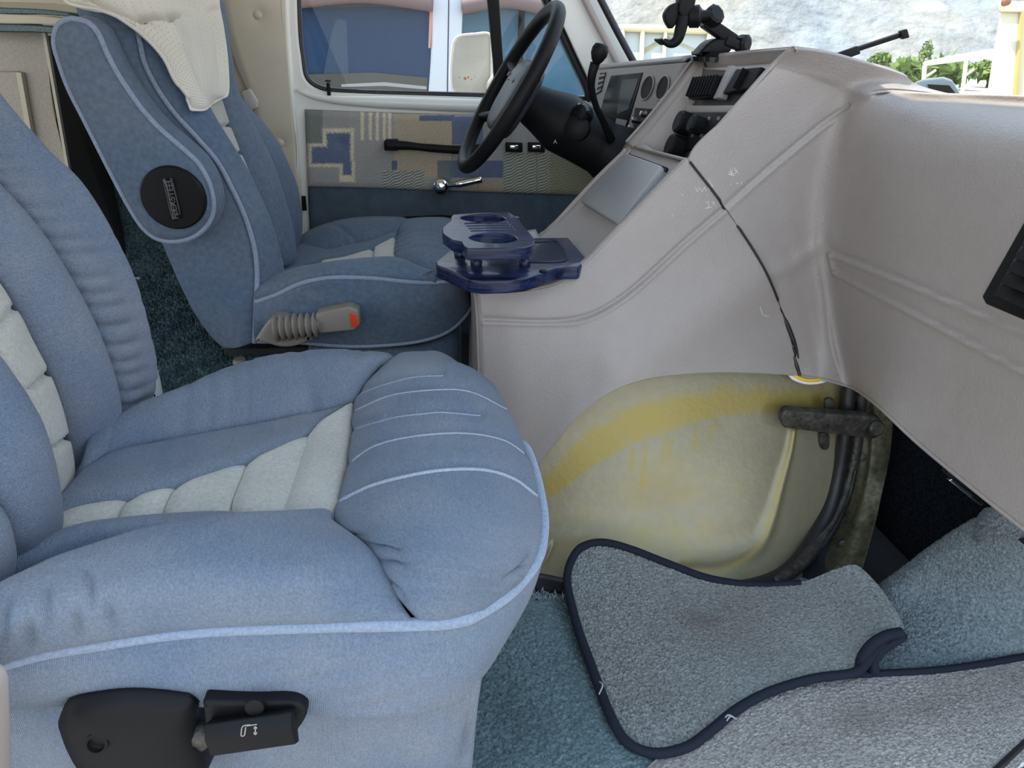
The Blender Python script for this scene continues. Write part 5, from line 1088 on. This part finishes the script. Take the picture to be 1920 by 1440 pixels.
# ------------------------------------------------------------------ headrest cloth on the driver seat
hc = [gy((100, -60, 1.42), (180, -70, 1.46), (280, -75, 1.54), (360, -75, 1.66), (420, -60, 1.80)),
      gy((118, -2, 1.41), (200, -20, 1.43), (300, -30, 1.50), (370, -25, 1.62), (412, 0, 1.78)),
      gy((145, 12, 1.405), (215, 10, 1.42), (310, 15, 1.48), (375, 25, 1.60), (420, 50, 1.75)),
      gy((205, 24, 1.40), (250, 40, 1.41), (325, 62, 1.47), (385, 75, 1.58), (427, 100, 1.72)),
      gy((262, 60, 1.40), (290, 78, 1.41), (345, 105, 1.46), (392, 120, 1.55), (430, 145, 1.66)),
      gy((305, 105, 1.40), (322, 122, 1.42), (358, 140, 1.45), (395, 152, 1.52), (430, 168, 1.62)),
      gy((328, 150, 1.41), (342, 162, 1.42), (366, 170, 1.45), (395, 175, 1.50), (426, 180, 1.58)),
      gy((349, 172, 1.42), (358, 190, 1.42), (372, 197, 1.44), (386, 197, 1.48), (402, 190, 1.54)),
      gy((352, 182, 1.43), (356, 205, 1.425), (370, 208, 1.44), (385, 207, 1.47), (395, 200, 1.50))]
G = grid_from_rows(hc, 100, 160, param=True)
sobj = [c for c in ds.children_recursive if c.type == 'MESH']; Pq = pix(G); SS = np.zeros(G.shape[:2]); Hh = np.full(G.shape[:2], 9.)
for i in range(G.shape[0]):
    for j in range(G.shape[1]):
        r = ray(*Pq[i, j]); ln_ = np.linalg.norm(r); SS[i, j] = np.linalg.norm(G[i, j]-CAM)/ln_
        hit = onto(sobj, *Pq[i, j])
        if hit is not None: Hh[i, j] = np.linalg.norm(hit-CAM)/ln_-.020
SS = np.minimum(SS, Hh)
for _ in range(30):
    Q = np.pad(SS, 1, mode='edge'); SS = (Q[:-2, 1:-1]+Q[2:, 1:-1]+Q[1:-1, :-2]+Q[1:-1, 2:]+Q[1:-1, 1:-1])/5; SS = np.minimum(SS, Hh)
for i in range(G.shape[0]):
    for j in range(G.shape[1]): G[i, j] = CAM+ray(*Pq[i, j])*SS[i, j]
N = normals(G)
for L in [[(240, 0), (255, 30), (300, 60)], [(340, 80), (365, 120), (385, 170)], [(400, 40), (412, 110), (415, 165)], [(300, 20), (350, 70), (375, 120)]]: G = groove(G, N, L, 6, .005, True)
cloth = tag(slab('headrest_cloth', G, M['cloth'], None, thick=.004), 'cream perforated cloth draped over the driver seat headrest', 'cloth')
tube('cloth_hem', [G[k_, 0]+N[k_, 0]*.001 for k_ in range(16, 158, 6)]) if False else tube('cloth_hem', [G[k_, 1]+N[k_, 1]*.001 for k_ in range(10, 159, 6)], .0035, M['cloth'], cloth, n=120, k=8)
_unused = (gy((118, -2, 1.404), (145, 13, 1.398), (205, 25, 1.394), (262, 61, 1.394), (305, 106, 1.394), (328, 151, 1.404), (349, 176, 1.414), (353, 204, 1.42), (372, 208, 1.432)))
vs = []; fs = []
r_ = np.random.default_rng(2)
pm = mat('perforation', (.36, .33, .28), .9)
for i in range(8, 150, 4):
    for j in range(6, 96, 4):
        p = G[i, j]+N[i, j]*.0004; a = G[i, j+1]-G[i, j]; a /= np.linalg.norm(a); b = np.cross(N[i, j], a); n = len(vs)
        vs += [p-a*.001, p-b*.001, p+a*.001, p+b*.001]; fs.append([n, n+1, n+2, n+3])
mesh('perforations', vs, fs, pm, cloth)['kind'] = 'stuff'

# ------------------------------------------------------------------ cabinet and surfaces behind the seats
cab = thing('rear_cabinet', 'taupe laminate cabinet behind the seats with teal and cream edged top', 'cabinet', (-1.0, 1.6, 0))
LAM = mat('laminate', (.40, .355, .29), .5, mott=(200, .12), bump=(500, .3, .0006)); CREAM = mat('cream_edge', (.55, .50, .38), .5); TEAL = mat('teal_speckle', (.025, .07, .075), .18, mott=(300, .6))
cf = [PY(-80, 40, 1.60), PY(82, 45, 1.60), PY(100, 200, 1.60), PY(132, 340, 1.60), PY(150, 480, 1.60), PY(-80, 480, 1.60)]
body = prism('cabinet_side', cf, V(-.25, .25, 0), LAM, cab, bev=.003)
prism('cabinet_edge', [PY(78, 58, 1.59), PY(84, 58, 1.59), PY(133, 340, 1.59), PY(128, 340, 1.59)], V(0, .01, 0), CREAM, cab)
prism('cabinet_door', [PY(-80, 134, 1.59), PY(34, 134, 1.59), PY(65, 300, 1.59), PY(-80, 300, 1.59)], V(0, .015, 0), LAM, cab, bev=.003)
prism('door_edge', [PY(30, 136, 1.585), PY(39, 136, 1.585), PY(68, 300, 1.585), PY(58, 300, 1.585)], V(0, .012, 0), CREAM, cab)
prism('cabinet_return', [PY(88, 70, 1.62), PY(150, 60, 1.75), PY(260, 560, 1.75), PY(165, 500, 1.62)], V(-.02, .02, 0), mat('shaded_laminate', (.07, .06, .05), .5), cab)  # return panel darkened: the gloom behind the seats is put into its colour
for i, (v0, v1, m_) in enumerate(((14, 26, TEAL), (26, 44, CREAM), (44, 60, TEAL))):
    rows = [gy((-80, v0-4, 1.55), (0, v0, 1.55), (70, v0+3, 1.55), (125, v0+9, 1.555), (150, v0+13, 1.56)), gy((-80, v1-4, 1.55), (0, v1, 1.55), (70, v1+1, 1.55), (125, v1+5, 1.555), (150, v1+8, 1.56))]
    slab('worktop_edge', grid_from_rows(rows, 40, 6), m_, cab, thick=.03)
slab('worktop', grid_from_rows([gy((-80, 11, 1.57), (70, 18, 1.57), (150, 29, 1.61)), gy((-80, 2, 1.9), (90, 6, 1.9), (150, 14, 1.9))], 30, 6), CREAM, cab, thick=.003)
# carpeted box side seen between the two seats
G = grid_from_rows([gy((210, 330, 1.75), (330, 330, 1.75), (460, 340, 1.75)), gy((230, 520, 1.70), (340, 520, 1.70), (470, 520, 1.70)), gy((250, 760, 1.30), (380, 760, 1.30), (520, 760, 1.30))], 160, 200)
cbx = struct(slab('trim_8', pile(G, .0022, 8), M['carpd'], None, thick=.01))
shell_box('wall_partition', (-1.6, 1.86, -.05), (-.62, 1.90, .62), M['dark']).name = 'wall_partition'
hk = prism('carpet_hook', [PY(u, v, 1.60) for u, v in ((251, 520), (262, 519), (262, 524), (251, 523))], V(0, .01, 0), M['chrome'], cbx)
# bottle standing behind the passenger seat
bo = thing('bottle', 'white plastic bottle with red and black label behind the passenger seat', 'bottle', tuple(PY(288, 800, 1.02)))
bc_ = PY(258, 745, 1.22); lathe('bottle_body', bc_, V(0, 0, 1), [(.038, -bc_[2]), (.042, -bc_[2]+.01), (.042, .045), (.032, .058), (.014, .064), (.014, .072)], mat('white_plastic', (.7, .7, .7), .35), bo, k=28)
lb = lathe('bottle_label', bc_, V(0, 0, 1), [(.0425, -.10), (.0427, -.098), (.0427, .034), (.0425, .035)], mat('label_white', (.75, .76, .78), .4), bo, k=28)
lathe('label_stripe', bc_, V(0, 0, 1), [(.0428, -.014), (.0431, -.013), (.0431, -.005), (.0428, -.004)], mat('label_red', (.6, .02, .03), .4), lb, k=28)
text('label_lettering', 'LEM', bc_+V(.0355, -.0246, .014), V(0, 0, 1), V(.82, -.57, 0), .024, M['black'], lb)

# ------------------------------------------------------------------ phone mount on the dash
pm_ = thing('phone_mount', 'black adjustable phone holder standing on the dash top', 'phone holder', tuple(PY(1340, 100, 1.40)))
yy = 1.40; BK_ = M['black']
prism('suction_base', poly2([PY(u, v, yy) for u, v in ((1308, 104), (1318, 92), (1330, 80), (1345, 73), (1368, 72), (1378, 78), (1374, 90), (1366, 100), (1340, 103))], 40), V(0, .05, 0), BK_, pm_, bev=.006)
lathe('base_disc', PY(1342, 103, yy+.03), V(0, 0, 1), [(.045, -.012), (.046, -.004), (.035, .004), (.01, .008)], M['blackg'], pm_, k=30)
def bar(name, a, b, w, t, y, mt=BK_, parent=pm_, bev=.003):
    a_ = V(*a, 0)[:2]; b_ = V(*b, 0)[:2]; d = (b_-a_)/np.linalg.norm(b_-a_); n = V(-d[1], d[0], 0)[:2]*w/2
    return prism(name, [PY(*(a_+n), y), PY(*(b_+n), y), PY(*(b_-n), y), PY(*(a_-n), y)], V(0, t, 0), mt, parent, bev)
bar('arm', (1326, 40), (1380, 77), 24, .028, yy)
bar('arm_tip', (1362, 76), (1390, 86), 18, .03, yy-.004)
bar('neck', (1306, 32), (1332, 44), 9, .016, yy)
lathe('base_knob', PY(1391, 82, yy+.01), V(.6, -1, 0), [(.013, -.01), (.016, 0), (.016, .01), (.010, .014)], BK_, pm_, k=10, autos=20)
lathe('adjust_knob', PY(1338, 30, yy), V(.3, -.8, .5), [(.014, -.014), (.018, -.008), (.018, .008), (.013, .011)], BK_, pm_, k=9, autos=20)
lathe('ball_collar', PY(1304, 31, yy), V(.9, -.3, .1), [(.012, -.014), (.018, -.01), (.019, .006), (.010, .012), (.007, .03)], BK_, pm_, k=24)
cr_p = prism('cradle', [PY(u, v, yy-.01) for u, v in ((1277, -14), (1308, -10), (1304, 8), (1292, 42), (1286, 44), (1272, 22))], V(0, .03, 0), BK_, pm_, bev=.004)
prism('cradle_wing', poly2([PY(u, v, yy-.005) for u, v in ((1274, 3), (1258, 10), (1247, 26), (1250, 42), (1260, 54), (1272, 36))], 30), V(0, .02, 0), BK_, pm_, bev=.003)
tube('cradle_foot', [PY(u, v, yy-.005) for u, v in ((1282, 30), (1277, 52), (1270, 74), (1258, 82), (1244, 77))], .009, BK_, pm_, n=24, k=10, rs=[.011, .011, .010, .008, .005])
bar('foot_hook', (1240, 73), (1254, 84), 5, .05, yy-.02)

# ------------------------------------------------------------------ wiper outside the windscreen
wp = thing('windscreen_wiper', 'black windscreen wiper blade rising behind the dash', 'wiper', tuple(PY(1640, 85, 1.15)))
def wbar(n_, a, b, w, y, mt): 
    a_, b_ = np.array(a, float), np.array(b, float); d = (b_-a_)/np.linalg.norm(b_-a_); n = V(-d[1], d[0])*w/2
    prism(n_, [PY(*(a_+n), y), PY(*(b_+n), y), PY(*(b_-n), y), PY(*(a_-n), y)], V(.004, .014, 0), mt, wp, .002)
wbar('blade', (1560, 108), (1702, 62), 9, 1.15, M['black']); wbar('blade_arm', (1560, 112), (1612, 93), 16, 1.14, M['black']); wbar('blade_tip', (1690, 66), (1704, 62), 17, 1.146, M['black'])
wbar('blade_edge', (1575, 100), (1692, 61), 3, 1.149, M['rubber'])

# ------------------------------------------------------------------ outside
# ground
GZ = -.62
struct(box('ground', (0, 300, GZ-.05), (1500, 620, .1), M['gravel'], None)).name = 'ground'
# side mirror of our van
mr = thing('wing_mirror', 'white rust-speckled wing mirror outside the driver window', 'mirror', tuple(PY(885, 180, 2.35)))
mo = poly2(RB(2.36, (850, 80), (860, 68), (890, 64), (917, 64), (921, 90), (920, 150), (912, 174), (890, 178), (862, 177), (848, 168), (845, 130)), 60)
MW = mat('mirror_shell', (.55, .54, .47), .4, mott=(14, .12)); mro = prism('mirror_shell', mo, V(.03, .06, 0), MW, mr, bev=.008)
tube('mirror_rim', mo+V(0, -.002, 0), .004, M['white'], mro, closed=True, n=70)
M['rust'] = mat('rust', (.38, .16, .05), .8)
for u, v, s_ in ((872, 147, .0045), (878, 145, .003), (884, 149, .002), (861, 145, .002), (891, 144, .0015)): lathe('rust_spot', PY(u, v, 2.3595), V(0, -1, 0), [(s_, 0), (s_*.8, .0006)], M['rust'], mro, k=9)
tube('mirror_arm', [PY(915, 165, 2.38), PY(925, 150, 2.30), PY(936, 138, 2.16)], .012, M['white'], mr, n=12)
# neighbouring van beyond the driver window
nv = thing('parked_van', 'pale blue-white van with dark windows parked beside the driver window', 'van', (.4, 4.2, GZ))
VW = mat('van_white', (.62, .68, .74), .3, coat=.2); DG = mat('dark_tinted_glass', (.020, .050, .110), .3, spec=.2); PK = mat('pinkish_gutter', (.17, .12, .12), .6)
yv = 3.9
side = outl(yv, (300, -160), (1010, -160), (1040, -60), (1100, 90), (1135, 175), (1300, 230), (1310, 420), (300, 420))
w1 = poly2(RB(yv, (553, 2), (600, -4), (700, -6), (800, -4), (806, 4), (808, 90), (803, 168), (798, 176), (700, 172), (600, 166), (564, 158), (556, 120)), 80)
w2 = poly2(RB(yv, (868, 14), (880, 6), (940, 4), (1000, 12), (1040, 40), (1075, 100), (1100, 168), (1090, 180), (900, 178), (874, 174), (866, 100)), 80)
vb = ring_plate('body_side', side, [list(w1), list(w2)], VW, nv, .06, yv, .012)
nb2 = prism('body_shell', [V(q[0], yv+.35, q[2]) for q in side], V(0, 1.4, 0), VW, nv)
prism('side_window', w1+V(0, .015, 0), V(0, .02, 0), DG, nv); prism('front_window', w2+V(0, .03, 0), V(0, .01, 0), mat('cab_glass', (.02, .07, .12), .2, spec=.3, mott=(2.5, .9, (.09, .20, .28))), nv)
prism('painted_dash_reflection', outl(yv+.008, (566, 140), (700, 136), (802, 146), (800, 170), (700, 172), (600, 164), (572, 158)), V(0, .002, 0), mat('dash_reflection', (.075, .075, .065), .6), nv)  # lower band is a dash reflection painted as a strip on the pane
prism('window_top_band', outl(yv+.012, (560, 4), (700, -2), (804, 6), (806, 18), (700, 12), (560, 16)), V(0, .002, 0), mat('dark_band', (.06, .05, .04), .6), nv)  # flat dark band across the top of the window pane
prism('light_line', outl(yv+.006, (640, 158), (720, 154), (800, 162), (800, 168), (720, 161), (640, 163)), V(0, .002, 0), mat('dim_white', (.35, .36, .36), .6), nv)  # pale car line belonging to the painted window reflection
prism('quarter_frame', outl(yv+.01, (975, 0), (985, 0), (978, 178), (966, 178)), V(0, .03, 0), M['black'], nv)
prism('front_pillar', outl(yv-.01, (1040, 30), (1052, 22), (1128, 176), (1112, 180)), V(0, .05, 0), VW, nv, bev=.005)
for a, b in (((548, -6), (812, 0)), ((866, 4), (1030, 8))): tube('rain_gutter', [PY(a[0], a[1]+8, yv-.03), PY((a[0]+b[0])/2, a[1]-3, yv-.05), PY(b[0], b[1]+8, yv-.03)], .035, PK, nv, n=24, k=10)
prism('door_seam', outl(yv-.002, (841, -40), (843, -40), (838, 300), (836, 300)), V(0, .004, 0), M['rubber'], nv)
prism('window_trim', outl(yv-.004, (806, 6), (813, 6), (807, 90), (803, 90)), V(0, .006, 0), mat('pink_trim', (.60, .30, .24), .5), nv)
for k in range(5): prism('interior_seat', [PY(u, v, yv+.012) for u, v in (((622, 60), (632, 34), (650, 40), (655, 172), (600, 170)))], V(0, .002, 0), mat('seat_silhouette', (.030, .065, .115), .6), nv) if k == 0 else None
# white post, canopy, trees, car, shed and mountain through the windscreen
WP = mat('sunlit_white', (.66, .60, .42), .7)
def far(px, py, d): return CAM+ray(px, py)*d
def away(px, py, L, dz=0): r = ray(px, py)*V(1, 1, 0); r = r/np.linalg.norm(r)*L; r[2] = dz; return r
po = thing('white_trailer', 'tall cream white trailer corner at the right edge of the windscreen view', 'trailer', tuple(far(1890, 200, 9)))
dd = 9.
prism('trailer_wall', [far(1878, 18, dd), far(2060, 30, dd), far(2060, 320, dd), far(1833, 300, dd)], away(1840, 150, 2.5), WP, po, bev=.03)
prism('trailer_trim', [far(1916, 20, dd-.05), far(1921, 20, dd-.05), far(1899, 320, dd-.05), far(1894, 320, dd-.05)], V(0, .04, 0), mat('trim_ochre', (.45, .36, .12), .6), po)
prism('trailer_cap', [far(1868, 2, dd-.05), far(2060, 2, dd-.05), far(2060, 26, dd-.05), far(1874, 22, dd-.05)], away(1870, 10, .3), WP, po, bev=.02)
lathe('trailer_lamp', far(1884, 4, dd-.15), V(0, -1, 0), [(.05, 0), (.04, .06), (.01, .08)], mat('amber_lamp', (.25, .10, .04), .4), po, k=16)
cn = thing('canopy', 'white canopy shelter on poles by the trailer', 'canopy', tuple(far(1790, 170, 16)))
dd = 16.; F4 = lambda *a: [far(u, v, dd) for u, v in a]
prism('canopy_roof', F4((1730, 118), (1790, 106), (1870, 92), (1882, 94), (1882, 108), (1810, 114), (1733, 124)), away(1760, 120, 3, .05), WP, cn)
for u0, u1, v0, v1 in ((1734, 1729, 122, 172), (1812, 1801, 112, 190), (1875, 1868, 108, 170)): tube('canopy_pole', [far(u0, v0, dd-.2), far(u1, v1+10, dd-.2)], .045, WP, cn, n=4)
for a, b in (((1733, 146), (1754, 132)), ((1810, 142), (1826, 130))): tube('canopy_brace', [far(*a, dd-.2), far(*b, dd-.2)], .03, WP, cn, n=4)
cr1 = thing('parked_car', 'grey parked car roof showing behind the dash below canopy', 'car', tuple(far(1770, 190, 12)))
CG = mat('car_grey', (.12, .15, .18), .3, coat=.4); dd = 12.
prism('car_body', F4((1712, 156), (1730, 150), (1768, 146), (1786, 152), (1800, 175), (1810, 230), (1690, 230)), away(1760, 160, 1.6), CG, cr1, bev=.03)
prism('car_window', [far(u, v, dd-.03) for u, v in ((1740, 158), (1780, 160), (1794, 178), (1750, 178))], V(0, .02, 0), M['blackg'], cr1)
FOL = mat('foliage', (.16, .24, .06), .9, mott=(3, .4))
def bush(px, py, d, r, h, lab, n=260, seed=0):
    r_ = np.random.default_rng(seed); c = far(px, py, d); vs = []; fs = []
    for i in range(n):
        u = r_.normal(size=3); u /= np.linalg.norm(u); q = c+u*V(r, r, h)*r_.uniform(.5, 1)**.5; s_ = r*.18; a = r_.normal(size=3)*s_; b = r_.normal(size=3)*s_; k = len(vs)
        vs += [q-a, q-b, q+a, q+b]; fs.append([k, k+1, k+2, k+3])
    t = thing('tree', lab, 'tree', (c[0], c[1], c[2]-h), 'trees behind the lot'); mesh('crown', vs, fs, FOL, t, smooth=False); tube('trunk', [V(c[0], c[1], GZ), c], r*.08, M['olive'], t, n=4)
bush(1650, 116, 40, .55, .45, 'small round green tree top just right of the wiper', seed=1)
bush(1734, 108, 42, .35, .95, 'tall thin green tree top left of the canopy', seed=2)
bush(1700, 134, 38, .9, .5, 'low green bush line between wiper and canopy', seed=3)
bush(1780, 134, 45, 1.3, .55, 'green tree crown under the canopy roof, left one', seed=4)
bush(1860, 132, 52, 1.3, .5, 'green tree crown under the canopy roof beside the trailer', seed=5)
# glasshouse-like shed
sh = thing('shed', 'pale yellow framed shed outside the windscreen left of phone mount', 'shed', tuple(far(1240, 120, 18)))
dd = 18.; YF = mat('yellow_frame', (.72, .66, .42), .6); GP = mat('pale_panel', (.48, .52, .50), .5)
prism('shed_panel', F4((1165, 52), (1330, 58), (1330, 140), (1165, 140)), V(.4, 2, 0), GP, sh)
for a, b, w in (((1160, 52), (1335, 58), .09), ((1166, 50), (1170, 140), .07), ((1205, 54), (1202, 140), .06), ((1248, 56), (1243, 140), .05), ((1330, 56), (1325, 140), .06)): tube('shed_frame', [far(*a, dd-.1), far(*b, dd-.1)], w, YF, sh, n=4)
prism('shed_wall', [far(1165, 140, dd), far(1330, 140, dd), V(*far(1330, 140, dd)[:2], GZ), V(*far(1165, 140, dd)[:2], GZ)], away(1250, 100, 2), GP, sh)
prism('shed_roof', F4((1200, 95), (1248, 66), (1332, 104), (1332, 112), (1250, 76), (1205, 104)), V(.2, .4, 0), YF, sh)
# mountain
MT = mat('pale_rock', (.35, .325, .27), .95, mott=(.010, .2, (.23, .27, .30)), mott2=(.06, .20), bump=(.10, .6, 7))  # bluish mottling paints the shadowed ridges into the rock colour
nx, ny = 260, 90; xs = np.linspace(-500, 900, nx); Tt = np.linspace(0, 1, ny)
from mathutils import noise as mn
G = np.zeros((ny, nx, 3))
for j, t in enumerate(Tt):
    for i, x_ in enumerate(xs):
        yv_ = 420+t*420; hgt = t*300+(26*mn.fractal(Vector((x_*.012, t*5, 2)), 1, 2, 6)+14*abs(mn.fractal(Vector((x_*.03+t*3, t*9, 7)), 1, 2, 5)))*min(1, t*4); G[j, i] = (x_, yv_, GZ-2+hgt)
mtn = struct(slab('mountainside', G, MT, None, thick=1))
mtn.name = 'mountainside'
